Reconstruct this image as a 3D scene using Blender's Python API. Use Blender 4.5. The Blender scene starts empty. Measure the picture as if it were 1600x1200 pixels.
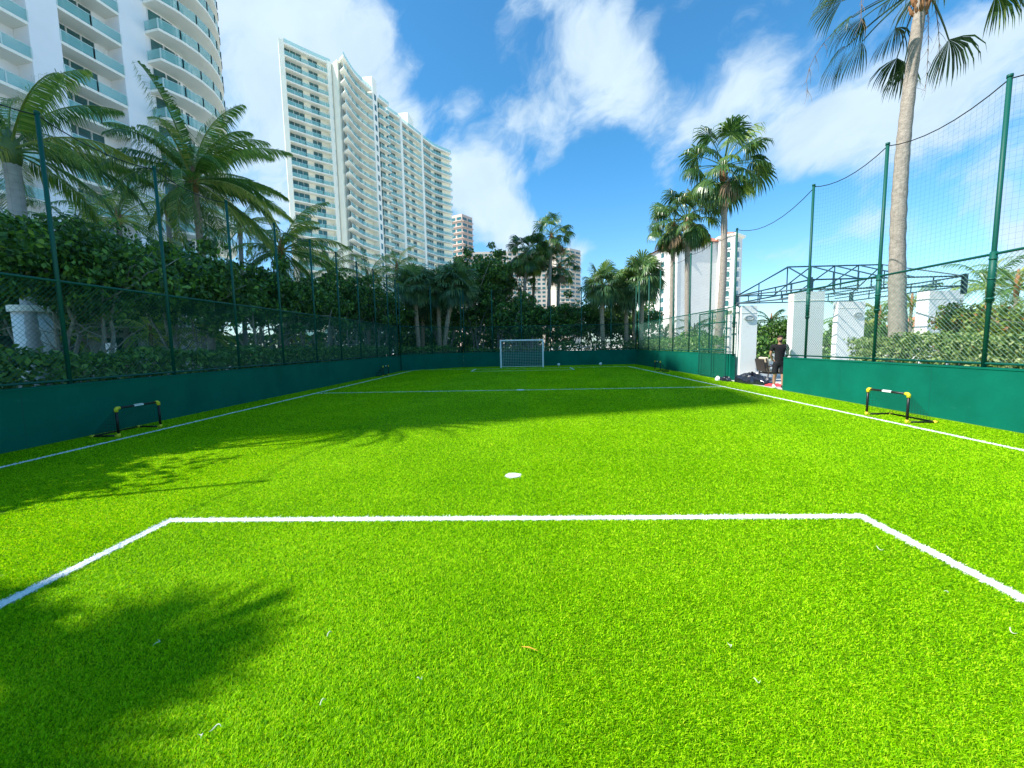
import bpy, math, random
import numpy as np
from mathutils import Vector, Matrix

# ------------------------------------------------------------------ camera
SC = bpy.context.scene
H = 1.64
FPX, PITCH, YAW, ROLL = 640.0, .0961, .0318, -.0195
Rv = Vector((math.cos(YAW), math.sin(YAW), 0))
Fv = Vector((-math.sin(YAW)*math.cos(PITCH), math.cos(YAW)*math.cos(PITCH), -math.sin(PITCH)))
Uv = Vector((-math.sin(YAW)*math.sin(PITCH), math.cos(YAW)*math.sin(PITCH), math.cos(PITCH)))
R2 = math.cos(ROLL)*Rv + math.sin(ROLL)*Uv
U2 = math.cos(ROLL)*Uv - math.sin(ROLL)*Rv
cam_d = bpy.data.cameras.new('camera')
cam = bpy.data.objects.new('camera', cam_d)
SC.collection.objects.link(cam)
cam_d.sensor_width = 36.0
cam_d.lens = 36.0*FPX/1600.0
cam_d.clip_start = 0.05
cam_d.clip_end = 6000
M = Matrix((R2, U2, -Fv)).transposed().to_4x4()
M.translation = Vector((0, 0, H))
cam.matrix_world = M
SC.camera = cam

# ------------------------------------------------------------------ light
SUN_EL = math.radians(45.7)
sx, sy = -0.958, -0.285                      # horizontal direction towards the sun
to_sun = Vector((sx*math.cos(SUN_EL), sy*math.cos(SUN_EL), math.sin(SUN_EL))).normalized()
sun_d = bpy.data.lights.new('sun', 'SUN')
sun_d.energy = 3.7
sun_d.angle = math.radians(0.53)
sun_d.color = (1.0, 0.95, 0.86)
sun = bpy.data.objects.new('sun', sun_d)
SC.collection.objects.link(sun)
sun.rotation_euler = to_sun.to_track_quat('Z', 'Y').to_euler()
SC.view_settings.view_transform = 'Standard'
SC.view_settings.look = 'None'
SC.view_settings.gamma = 1.0
SC.view_settings.exposure = 1.15
SC.render.engine = 'CYCLES'
SC.cycles.max_bounces = 8
SC.cycles.transparent_max_bounces = 24

# ------------------------------------------------------------------ sky with clouds
W = bpy.data.worlds.new('World')
SC.world = W
W.use_nodes = True
nt = W.node_tree
N, L = nt.nodes, nt.links
N.clear()
def nd(tree, typ, **kw):
    n = tree.nodes.new(typ)
    for k, v in kw.items():
        if k.startswith('i_'):
            n.inputs[k[2:].replace('_', ' ')].default_value = v
        else:
            setattr(n, k, v)
    return n
def math_node(tree, op, a, b=None, clamp=False):
    n = tree.nodes.new('ShaderNodeMath'); n.operation = op; n.use_clamp = clamp
    for i, v in enumerate((a, b)):
        if v is None: continue
        if isinstance(v, (int, float)): n.inputs[i].default_value = v
        else: tree.links.new(v, n.inputs[i])
    return n.outputs[0]
sky = nd(nt, 'ShaderNodeTexSky', sky_type='NISHITA', sun_disc=False)
sky.sun_elevation = SUN_EL
sky.sun_rotation = math.atan2(sx, sy)
sky.altitude = 0; sky.air_density = 1.0; sky.dust_density = 0.6; sky.ozone_density = 2.5
tc = nd(nt, 'ShaderNodeTexCoord')
def pixdir(u, v):
    d = Fv + (u-800)/FPX*R2 - (v-600)/FPX*U2
    return d.normalized()
def noise(tree, vec, scale, detail, rough, dist=0.0):
    n = tree.nodes.new('ShaderNodeTexNoise')
    n.inputs['Scale'].default_value = scale; n.inputs['Detail'].default_value = detail
    n.inputs['Roughness'].default_value = rough; n.inputs['Distortion'].default_value = dist
    tree.links.new(vec, n.inputs['Vector'])
    return n
wn = noise(nt, tc.outputs['Generated'], 3.0, 4, .55)
wsub = nd(nt, 'ShaderNodeVectorMath', operation='SUBTRACT'); wsub.inputs[1].default_value = (.5, .5, .5)
L.new(wn.outputs['Color'], wsub.inputs[0])
wscl = nd(nt, 'ShaderNodeVectorMath', operation='SCALE'); wscl.inputs['Scale'].default_value = .22
L.new(wsub.outputs[0], wscl.inputs[0])
wadd = nd(nt, 'ShaderNodeVectorMath', operation='ADD')
L.new(tc.outputs['Generated'], wadd.inputs[0]); L.new(wscl.outputs[0], wadd.inputs[1])
# cloud banks: direction, angular radius, weight
BANKS = [((400, 60), .34, .80), ((560, 110), .24, .62), ((620, 220), .14, .40), ((410, 280), .2, .5), ((760, 300), .13, 1.0), ((700, 290), .10, .5), ((800, 345), .10, .5),
         ((905, 392), .07, .8), ((915, 50), .13, .55), ((1000, 60), .10, .35), ((860, 170), .10, .55), ((960, 140), .13, .62), ((730, 180), .09, .50), ((800, 185), .07, .5),
         ((1040, 190), .09, .45), ((1085, 150), .10, .35), ((1130, 190), .12, .45), ((1160, 90), .09, .45), ((1040, 250), .08, .5), ((1250, 160), .15, .55), ((1330, 210), .18, .50), ((1450, 150), .22, .55), ((1570, 130), .2, .50),
         ((1240, 230), .10, .45), ((1330, 375), .07, .42), ((1500, 330), .09, .35), ((1560, 400), .10, .55), ((1230, 425), .08, .5), ((1100, 20), .06, .3),
         ((-500, 300), .5, .5), ((2300, 300), .6, .5), ((800, -900), .6, .45),
         ((700, 90), .12, -.6), ((760, 60), .09, -.45), ((1075, 75), .07, -.45), ((960, 290), .16, -.5), ((870, 310), .10, -.5), ((1260, 40), .11, -.45), ((1420, 290), .12, -.35), ((1250, 330), .10, -.35), ((640, 30), .06, -.2)]
acc = None
for (u, v), rad, w in BANKS:
    d = pixdir(u, v)
    dn = nd(nt, 'ShaderNodeVectorMath', operation='DISTANCE')
    dn.inputs[1].default_value = d
    L.new(wadd.outputs[0], dn.inputs[0])
    mr = nd(nt, 'ShaderNodeMapRange', interpolation_type='SMOOTHSTEP')
    mr.inputs['From Min'].default_value = rad; mr.inputs['From Max'].default_value = 0.0
    mr.inputs['To Min'].default_value = 0.0; mr.inputs['To Max'].default_value = w
    L.new(dn.outputs['Value'], mr.inputs['Value'])
    acc = mr.outputs[0] if acc is None else math_node(nt, 'ADD', acc, mr.outputs[0])
vrot = nd(nt, 'ShaderNodeVectorRotate', rotation_type='Y_AXIS'); vrot.inputs['Angle'].default_value = .62
L.new(wadd.outputs[0], vrot.inputs['Vector'])
mp = nd(nt, 'ShaderNodeMapping'); mp.inputs['Scale'].default_value = (1.0, 1.0, 1.9)
L.new(vrot.outputs[0], mp.inputs['Vector'])
n1 = noise(nt, mp.outputs[0], 5.0, 11, .60, .1)
n2 = noise(nt, mp.outputs[0], 1.7, 3, .5)
dens = math_node(nt, 'ADD', math_node(nt, 'MULTIPLY', math_node(nt, 'SUBTRACT', n1.outputs[0], .5), 2.7),
                 math_node(nt, 'ADD', acc, math_node(nt, 'MULTIPLY', math_node(nt, 'SUBTRACT', n2.outputs[0], .5), .5)))
cm = nd(nt, 'ShaderNodeMapRange', interpolation_type='SMOOTHSTEP')
cm.inputs['From Min'].default_value = .10; cm.inputs['From Max'].default_value = .95
L.new(dens, cm.inputs['Value'])
cramp = nd(nt, 'ShaderNodeValToRGB')
cramp.color_ramp.elements[0].position = .25; cramp.color_ramp.elements[0].color = (3.1, 3.75, 4.3, 1)
cramp.color_ramp.elements[1].position = .75; cramp.color_ramp.elements[1].color = (2.4, 3.05, 3.6, 1)
n3 = noise(nt, mp.outputs[0], 6.5, 6, .55)
L.new(n3.outputs[0], cramp.inputs[0])
cmulf = math_node(nt, 'MULTIPLY', cm.outputs[0], .9)
tint = nd(nt, 'ShaderNodeMix', data_type='RGBA', blend_type='MULTIPLY'); tint.inputs[0].default_value = 1.0
sep = nd(nt, 'ShaderNodeSeparateXYZ'); L.new(tc.outputs['Generated'], sep.inputs[0])
hz = nd(nt, 'ShaderNodeMapRange', interpolation_type='SMOOTHSTEP'); hz.inputs['From Min'].default_value = 0.0; hz.inputs['From Max'].default_value = .42
L.new(sep.outputs['Z'], hz.inputs['Value'])
tmix = nd(nt, 'ShaderNodeMix', data_type='RGBA'); tmix.inputs[6].default_value = (.58, .76, .88, 1); tmix.inputs[7].default_value = (.30, .74, .90, 1)
L.new(hz.outputs[0], tmix.inputs[0]); L.new(tmix.outputs[2], tint.inputs[7])
L.new(sky.outputs[0], tint.inputs[6])
mix = nd(nt, 'ShaderNodeMix', data_type='RGBA')
L.new(cmulf, mix.inputs[0]); L.new(tint.outputs[2], mix.inputs[6]); L.new(cramp.outputs[0], mix.inputs[7])
bg = nd(nt, 'ShaderNodeBackground'); bg.inputs['Strength'].default_value = .125
L.new(mix.outputs[2], bg.inputs['Color'])
wo = nd(nt, 'ShaderNodeOutputWorld'); L.new(bg.outputs[0], wo.inputs['Surface'])

# ------------------------------------------------------------------ materials
def mat(name, col, rough=.7, var=0.0, vscale=3.0, bump=0.0, bscale=30.0, trans=0.0, metal=0.0, spec=.4, col2=None, detail=5):
    m = bpy.data.materials.new(name); m.use_nodes = True
    t = m.node_tree; b = t.nodes['Principled BSDF']
    b.inputs['Roughness'].default_value = rough; b.inputs['Metallic'].default_value = metal
    b.inputs['Specular IOR Level'].default_value = spec
    c = (*col, 1)
    tcn = t.nodes.new('ShaderNodeTexCoord')
    if var or col2:
        n = noise(t, tcn.outputs['Object'], vscale, detail, .6)
        r = t.nodes.new('ShaderNodeValToRGB')
        r.color_ramp.elements[0].position = .3; r.color_ramp.elements[1].position = .7
        c2 = (*col2, 1) if col2 else tuple(min(1, x*(1+var)) for x in col)+(1,)
        r.color_ramp.elements[0].color = tuple(x*(1-var) for x in col)+(1,)
        r.color_ramp.elements[1].color = c2
        t.links.new(n.outputs[0], r.inputs[0]); t.links.new(r.outputs[0], b.inputs['Base Color'])
    else:
        b.inputs['Base Color'].default_value = c
    if bump:
        n = noise(t, tcn.outputs['Object'], bscale, 4, .6)
        bn = t.nodes.new('ShaderNodeBump'); bn.inputs['Strength'].default_value = bump; bn.inputs['Distance'].default_value = .02
        t.links.new(n.outputs[0], bn.inputs['Height']); t.links.new(bn.outputs[0], b.inputs['Normal'])
    if trans:
        tr = t.nodes.new('ShaderNodeBsdfTranslucent')
        tr.inputs['Color'].default_value = (min(1, col[0]*1.6), min(1, col[1]*1.5), col[2]*.7, 1)
        mx = t.nodes.new('ShaderNodeMixShader'); mx.inputs[0].default_value = trans
        o = t.nodes['Material Output']
        t.links.new(b.outputs[0], mx.inputs[1]); t.links.new(tr.outputs[0], mx.inputs[2]); t.links.new(mx.outputs[0], o.inputs['Surface'])
    return m
def glass(name, col, alpha, rough=.08):
    m = bpy.data.materials.new(name); m.use_nodes = True
    b = m.node_tree.nodes['Principled BSDF']
    b.inputs['Base Color'].default_value = (*col, 1); b.inputs['Roughness'].default_value = rough
    b.inputs['Alpha'].default_value = alpha; b.inputs['Specular IOR Level'].default_value = .7
    return m

def leafmats(name, cols, trans=.3, rough=.38, spec=.5):
    return [mat(f'{name} {i}', c, rough, trans=trans, spec=spec) for i, c in enumerate(cols)]
M_white = mat('white stucco', (.84, .84, .82), .75, var=.04, vscale=.6, bump=.15, bscale=8)
M_cream = mat('cream stucco', (.92, .87, .71), .75, var=.04, vscale=.3)
M_slab = mat('white painted slab', (.93, .90, .78), .7)
M_soffit = mat('cream painted ceiling', (.72, .72, .64), .8)
M_rail = glass('teal railing glass', (.30, .62, .57), .45)
M_railpost = mat('pale aluminium', (.55, .68, .66), .45)
M_win = mat('dark window glass', (.035, .12, .12), .08, spec=.8, var=.5, vscale=.35)
M_frame = mat('white window frame', (.75, .77, .74), .5)
M_beige = mat('beige concrete', (.56, .48, .40), .8, var=.05, vscale=.1)
M_off = mat('off white stucco', (.66, .64, .60), .8, var=.05, vscale=.2)
M_pink = mat('pink concrete', (.55, .42, .36), .8, var=.05, vscale=.1)
M_roof = mat('terracotta roof tiles', (.48, .19, .12), .8, var=.2, vscale=1.2)
M_gwall = mat('green painted wall', (.0005, .125, .082), .85, var=.16, vscale=1.1, bump=.15, bscale=14, detail=9, spec=.12)
def add_scuffs(m):
    t = m.node_tree; b = t.nodes['Principled BSDF']; src = b.inputs['Base Color'].links[0].from_socket
    c = t.nodes.new('ShaderNodeTexCoord'); mp_ = t.nodes.new('ShaderNodeMapping'); mp_.inputs['Scale'].default_value = (1, 1, 2.2); t.links.new(c.outputs['Object'], mp_.inputs[0])
    n = noise(t, mp_.outputs[0], 2.6, 10, .72, .6); r = t.nodes.new('ShaderNodeValToRGB')
    r.color_ramp.elements[0].position = .60; r.color_ramp.elements[0].color = (0, 0, 0, 1); r.color_ramp.elements[1].position = .74; r.color_ramp.elements[1].color = (.35, .35, .35, 1)
    t.links.new(n.outputs[0], r.inputs[0]); mx = t.nodes.new('ShaderNodeMix'); mx.data_type = 'RGBA'
    t.links.new(r.outputs[0], mx.inputs[0]); t.links.new(src, mx.inputs[6]); mx.inputs[7].default_value = (.03, .20, .15, 1); t.links.new(mx.outputs[2], b.inputs['Base Color'])
add_scuffs(M_gwall)
M_green = mat('dark green coated steel', (.003, .085, .062), .5, spec=.3)
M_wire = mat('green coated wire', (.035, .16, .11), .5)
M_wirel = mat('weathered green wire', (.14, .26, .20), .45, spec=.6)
M_string = mat('green net twine', (.02, .13, .10), .7)
M_goalw = mat('white painted aluminium', (.82, .82, .82), .35)
M_netw = mat('white net twine', (.75, .78, .78), .7)
M_black = mat('black plastic', (.012, .012, .014), .4)
M_yel = mat('yellow plastic', (.75, .62, .03), .45)
M_line = mat('white turf fibre', (.80, .82, .80), .7, var=.06, vscale=60)
M_bark = mat('grey brown palm bark', (.30, .25, .20), .9, var=.3, vscale=14, bump=.9, bscale=22)
M_barkp = mat('pale ringed palm bark', (.33, .285, .24), .9, var=.28, vscale=11, bump=.9, bscale=26)
M_boot = mat('orange brown leaf bases', (.30, .15, .07), .9, var=.4, vscale=16, bump=.9, bscale=25)
M_royal = mat('smooth pale grey trunk', (.42, .42, .42), .8, var=.15, vscale=5)
M_limb = mat('pale grey limb bark', (.30, .29, .25), .9, var=.35, vscale=9, bump=.6)
M_soil = mat('brown soil', (.09, .07, .045), .95, var=.4, vscale=4)
M_lawn = mat('rough lawn', (.06, .10, .025), .95, var=.4, vscale=2)
M_pave = mat('pale concrete paving', (.55, .54, .50), .85, var=.08, vscale=2)
M_steelb = mat('dark teal painted steel', (.018, .06, .085), .45)
M_cush = mat('beige cushion fabric', (.55, .48, .36), .9)
M_brown = mat('dark brown chair frame', (.03, .022, .018), .5)
M_red = mat('red towel cloth', (.65, .06, .07), .9, var=.3, vscale=30)
M_tarp = mat('black plastic sheeting', (.012, .015, .025), .22, spec=.8)
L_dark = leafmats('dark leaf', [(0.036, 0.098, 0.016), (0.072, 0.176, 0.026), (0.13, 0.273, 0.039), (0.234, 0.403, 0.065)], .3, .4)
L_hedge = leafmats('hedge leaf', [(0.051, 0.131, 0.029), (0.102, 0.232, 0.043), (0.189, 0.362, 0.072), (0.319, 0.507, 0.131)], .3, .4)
L_pale = leafmats('variegated hedge leaf', [(.07, .14, .03), (.16, .27, .06), (.30, .40, .13), (.44, .52, .24)], .3, .5)
L_flower = leafmats('flowering shrub leaf', [(.06, .12, .02), (.15, .24, .03), (.28, .33, .06), (.40, .17, .06)], .3, .5)
L_coco = leafmats('coconut frond', [(0.07, 0.168, 0.042), (0.14, 0.266, 0.056), (0.252, 0.35, 0.084), (0.448, 0.462, 0.126)], .35, .35)
L_sabal = leafmats('sabal frond', [(0.055, 0.121, 0.055), (0.099, 0.198, 0.077), (0.165, 0.275, 0.099), (0.242, 0.352, 0.132)], .3, .4)
L_fan = leafmats('fan palm frond', [(0.032, 0.086, 0.025), (0.057, 0.132, 0.034), (0.115, 0.207, 0.046), (0.23, 0.31, 0.069)], .3, .35)
M_dead = mat('dry brown frond', (.26, .18, .11), .9, trans=.2)

# ------------------------------------------------------------------ mesh helpers
class MB:
    def __init__(s): s.V = []; s.n = 0; s.F = []           # F: (faces array, matidx array)
    def add(s, V, F, mi=0):
        V = np.asarray(V, dtype=np.float64).reshape(-1, 3)
        F = np.asarray(F, dtype=np.int64)
        s.V.append(V)
        m = np.full(len(F), mi, dtype=np.int32) if np.isscalar(mi) else np.asarray(mi, dtype=np.int32)
        s.F.append((F + s.n, m)); s.n += len(V)
    def box(s, a, b, mi=0):
        x0, y0, z0 = (min(p, q) for p, q in zip(a, b)); x1, y1, z1 = (max(p, q) for p, q in zip(a, b))
        V = [(x0,y0,z0),(x1,y0,z0),(x1,y1,z0),(x0,y1,z0),(x0,y0,z1),(x1,y0,z1),(x1,y1,z1),(x0,y1,z1)]
        s.add(V, [(0,3,2,1),(4,5,6,7),(0,1,5,4),(1,2,6,5),(2,3,7,6),(3,0,4,7)], mi)
    def wallbox(s, A, B, t, z0, z1, mi=0):
        """upright slab along the ground line A->B, thickness t to its left"""
        A = np.array(A[:2], float); B = np.array(B[:2], float); d = B-A; d /= max(1e-9, np.hypot(*d)); n = np.array((-d[1], d[0]))*t
        P = [A, B, B+n, A+n]
        V = [(*p, z0) for p in P]+[(*p, z1) for p in P]
        s.add(V, [(0,3,2,1),(4,5,6,7),(0,1,5,4),(1,2,6,5),(2,3,7,6),(3,0,4,7)], mi)
    def tube(s, P, r, n=8, mi=0, caps=True):
        P = np.asarray(P, float); k = len(P)
        r = np.full(k, r) if np.isscalar(r) else np.asarray(r, float)
        T = np.gradient(P, axis=0); T /= np.linalg.norm(T, axis=1)[:, None]+1e-12
        ref = np.array((0, 0, 1.)) if abs(T[0][2]) < .9 else np.array((1., 0, 0))
        V = []
        u = np.cross(T[0], ref); u /= np.linalg.norm(u)
        for i in range(k):
            u = u - T[i]*np.dot(u, T[i]); u /= np.linalg.norm(u)+1e-12
            w = np.cross(T[i], u)
            a = np.linspace(0, 2*np.pi, n, endpoint=False)
            V.append(P[i]+r[i]*(np.cos(a)[:, None]*u+np.sin(a)[:, None]*w))
        V = np.concatenate(V)
        i = np.arange(k-1)[:, None]*n; j = np.arange(n)[None, :]; j2 = (j+1) % n
        F = np.stack([(i+j), (i+j2), (i+n+j2), (i+n+j)], -1).reshape(-1, 4)
        s.add(V, F, mi)
        if caps:
            o = s.n-len(V)
            s.F.append((np.array([[o+n-1-q for q in range(n)]]), np.array([mi], dtype=np.int32)))
            s.F.append((np.array([[o+(k-1)*n+q for q in range(n)]]), np.array([mi], dtype=np.int32)))
    def prism(s, poly, z0, z1, mi=0):
        n = len(poly)
        V = [(*p[:2], z0) for p in poly]+[(*p[:2], z1) for p in poly]
        s.add(V, [(i, (i+1) % n, n+(i+1) % n, n+i) for i in range(n)], mi)
        o = s.n-2*n
        s.F.append((np.array([[o+n-1-q for q in range(n)]]), np.array([mi], dtype=np.int32)))
        s.F.append((np.array([[o+n+q for q in range(n)]]), np.array([mi], dtype=np.int32)))
    def wires(s, A, B, r, mi=0):
        """many straight thin 3-sided rods, A,B (n,3)"""
        A = np.asarray(A, float); B = np.asarray(B, float); n = len(A)
        if n == 0: return
        T = B-A; T /= np.linalg.norm(T, axis=1)[:, None]+1e-12
        ref = np.where(np.abs(T[:, 2:3]) < .9, np.array([[0, 0, 1.]]), np.array([[1., 0, 0]]))
        u = np.cross(T, ref); u /= np.linalg.norm(u, axis=1)[:, None]; w = np.cross(T, u)
        V = np.zeros((n, 6, 3))
        for q in range(3):
            o = r*(math.cos(q*2.0944)*u+math.sin(q*2.0944)*w)
            V[:, q] = A+o; V[:, q+3] = B+o
        b = np.arange(n)[:, None]*6
        F = np.concatenate([b+np.array([[q, (q+1) % 3, 3+(q+1) % 3, 3+q]]) for q in range(3)])
        s.add(V.reshape(-1, 3), F, mi)
    def build(s, name, mats, parent=None, smooth=False, loc=None):
        me = bpy.data.meshes.new(name)
        V = np.concatenate(s.V) if s.V else np.zeros((0, 3))
        base = np.zeros(3)
        if parent is not None: base = np.array(wloc(parent))
        elif loc is not None: base = np.array(loc, float)
        V = V-base
        me.vertices.add(len(V)); me.vertices.foreach_set('co', V.ravel())
        tot = np.concatenate([np.full(len(f), f.shape[1]) for f, _ in s.F]); idx = np.concatenate([f.ravel() for f, _ in s.F])
        mi = np.concatenate([m for _, m in s.F])
        me.loops.add(len(idx)); me.loops.foreach_set('vertex_index', idx.astype(np.int32))
        me.polygons.add(len(tot))
        st = np.concatenate([[0], np.cumsum(tot)[:-1]])
        me.polygons.foreach_set('loop_start', st.astype(np.int32)); me.polygons.foreach_set('loop_total', tot.astype(np.int32))
        me.polygons.foreach_set('material_index', mi)
        me.polygons.foreach_set('use_smooth', np.full(len(tot), bool(smooth)))
        for m in (mats if isinstance(mats, (list, tuple)) else [mats]): me.materials.append(m)
        me.update(calc_edges=True); me.validate()
        o = bpy.data.objects.new(name, me); SC.collection.objects.link(o)
        if parent is not None: o.parent = parent
        elif loc is not None: o.location = loc
        return o
def wloc(o):
    p = Vector((0, 0, 0))
    while o is not None: p += o.location; o = o.parent
    return p
def tag(o, label, cat, group=None, kind=None):
    o['label'] = label; o['category'] = cat
    if group: o['group'] = group
    if kind: o['kind'] = kind
    return o
def struct(o): o['kind'] = 'structure'; return o
def thing(name, label, cat, loc=(0, 0, 0), group=None, rotz=0):
    o = bpy.data.objects.new(name, None); o.empty_display_size = .1
    SC.collection.objects.link(o); o.location = loc; o.rotation_euler = (0, 0, rotz)
    return tag(o, label, cat, group)
def kids(o): return [c for c in bpy.data.objects if c.parent is o]
def dup(root, loc, rotz=0, label=None, parent=None):
    r = root.copy(); SC.collection.objects.link(r)
    if parent is None: r.location = loc; r.rotation_euler = (0, 0, rotz)
    else: r.parent = parent
    if label: r['label'] = label
    for c in kids(root): dup(c, None, parent=r)
    return r
def atY(u, v, Y):
    d = Fv + (u-800)/FPX*R2 - (v-600)/FPX*U2
    return np.array(Vector((0, 0, H)) + d*(Y/d.y))
def atZ(u, v, Z):
    d = Fv + (u-800)/FPX*R2 - (v-600)/FPX*U2
    return np.array(Vector((0, 0, H)) + d*((Z-H)/d.z))
rng = np.random.default_rng(7)

# ------------------------------------------------------------------ ground
g = MB(); g.add([(-1500, -900, -.10), (1500, -900, -.10), (1500, 3000, -.10), (-1500, 3000, -.10)], [(0, 1, 2, 3)])
struct(g.build('ground', mat('pale bounce ground', (.58, .56, .50), .9, var=.12, vscale=.05)))  # pale tone made up to bounce light onto the shaded tower fronts
g = MB(); g.add([(-22, -12, -.05), (8.3, -12, -.05), (8.3, 46, -.05), (-22, 46, -.05)], [(0, 1, 2, 3)])
struct(g.build('lawn', M_lawn))
g = MB(); g.add([(8.31, -12, -.05), (30, -12, -.05), (30, 40, -.05), (8.31, 40, -.05)], [(0, 1, 2, 3)])
struct(g.build('lawn', M_lawn))
def turf_mat():
    m = bpy.data.materials.new('artificial turf'); m.use_nodes = True; t = m.node_tree; b = t.nodes['Principled BSDF']
    b.inputs['Roughness'].default_value = .8; b.inputs['Specular IOR Level'].default_value = .15
    c = t.nodes.new('ShaderNodeTexCoord')
    a = noise(t, c.outputs['Object'], 55, 6, .75); r = t.nodes.new('ShaderNodeValToRGB')
    r.color_ramp.elements[0].position = .36; r.color_ramp.elements[0].color = (.03, .10, .001, 1)
    r.color_ramp.elements[1].position = .60; r.color_ramp.elements[1].color = (.30, .55, .002, 1)
    t.links.new(a.outputs[0], r.inputs[0])
    mp = t.nodes.new('ShaderNodeMapping'); mp.inputs['Scale'].default_value = (.35, 1.6, 1); t.links.new(c.outputs['Object'], mp.inputs[0])
    bn = noise(t, mp.outputs[0], 1.3, 6, .65); r2 = t.nodes.new('ShaderNodeValToRGB')
    r2.color_ramp.elements[0].position = .3; r2.color_ramp.elements[0].color = (.78, .82, .8, 1)
    r2.color_ramp.elements[1].position = .7; r2.color_ramp.elements[1].color = (1.12, 1.08, 1, 1)
    t.links.new(bn.outputs[0], r2.inputs[0])
    mx = t.nodes.new('ShaderNodeMix'); mx.data_type = 'RGBA'; mx.blend_type = 'MULTIPLY'; mx.inputs[0].default_value = 1
    t.links.new(r.outputs[0], mx.inputs[6]); t.links.new(r2.outputs[0], mx.inputs[7]); t.links.new(mx.outputs[2], b.inputs['Base Color'])
    bu = t.nodes.new('ShaderNodeBump'); bu.inputs['Strength'].default_value = 1.0; bu.inputs['Distance'].default_value = .02
    t.links.new(a.outputs[0], bu.inputs['Height']); t.links.new(bu.outputs[0], b.inputs['Normal'])
    return m
M_turf = turf_mat()
g = MB(); g.add([(-8.9, -4, 0), (8.4, -4, 0), (8.4, 31, 0), (-4.6, 31, 0), (-8.3, 27.2, 0), (-8.9, 20, 0)], [(0, 1, 2, 3, 4, 5)])
struct(g.build('turf_base', M_turf))
g = MB(); g.box((8.35, 13.5, -.04), (22, 26, -.004)); struct(g.build('paving', M_pave))
XL, XR, YE, YC, X0 = -7.64, 7.05, 28.05, 14.65, -.17
LINES = [((XL, -3), (XL, YE), .09), ((XR, -3), (XR, YE), .09), ((XL, YC), (XR, YC), .09), ((XL, YE), (XR, YE), .09),
         ((-3.46, 3.73), (3.07, 3.73), .10), ((-3.46, 1.1), (-3.46, 3.73), .10), ((3.07, 1.1), (3.07, 3.73), .10),
         ((-3.36, 25.6), (3.08, 25.6), .09), ((-3.36, 25.6), (-3.36, YE), .09), ((3.08, 25.6), (3.08, YE), .09)]
SPOTS = [(X0, 4.99, .10), (X0, YC, .16)]
def line_mesh(z=.005):
    m = MB()
    for k, (a, b, w) in enumerate(LINES):
        x0, x1 = min(a[0], b[0])-w/2, max(a[0], b[0])+w/2; y0, y1 = min(a[1], b[1])-w/2, max(a[1], b[1])+w/2
        zz = z + .0006*k; e_ = .012; x0 += e_; x1 -= e_; y0 += e_; y1 -= e_
        m.add([(x0, y0, zz), (x1, y0, zz), (x1, y1, zz), (x0, y1, zz)], [(0, 1, 2, 3)])
    for x, y, r in SPOTS:
        n = 20; a = np.linspace(0, 2*np.pi, n, endpoint=False)
        m.add(np.stack([x+r*.9*np.cos(a), y+r*.9*np.sin(a), np.full(n, z+.008)], 1), [list(range(n))])
    return m
struct(line_mesh().build('field_lines', M_line))
def in_line(x, y):
    q = np.zeros(len(x), bool)
    for a, b, w in LINES:
        x0, x1 = min(a[0], b[0])-w/2, max(a[0], b[0])+w/2; y0, y1 = min(a[1], b[1])-w/2, max(a[1], b[1])+w/2
        q |= (x > x0) & (x < x1) & (y > y0) & (y < y1)
    for cx, cy, r in SPOTS: q |= (x-cx)**2+(y-cy)**2 < r*r
    return q
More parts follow.
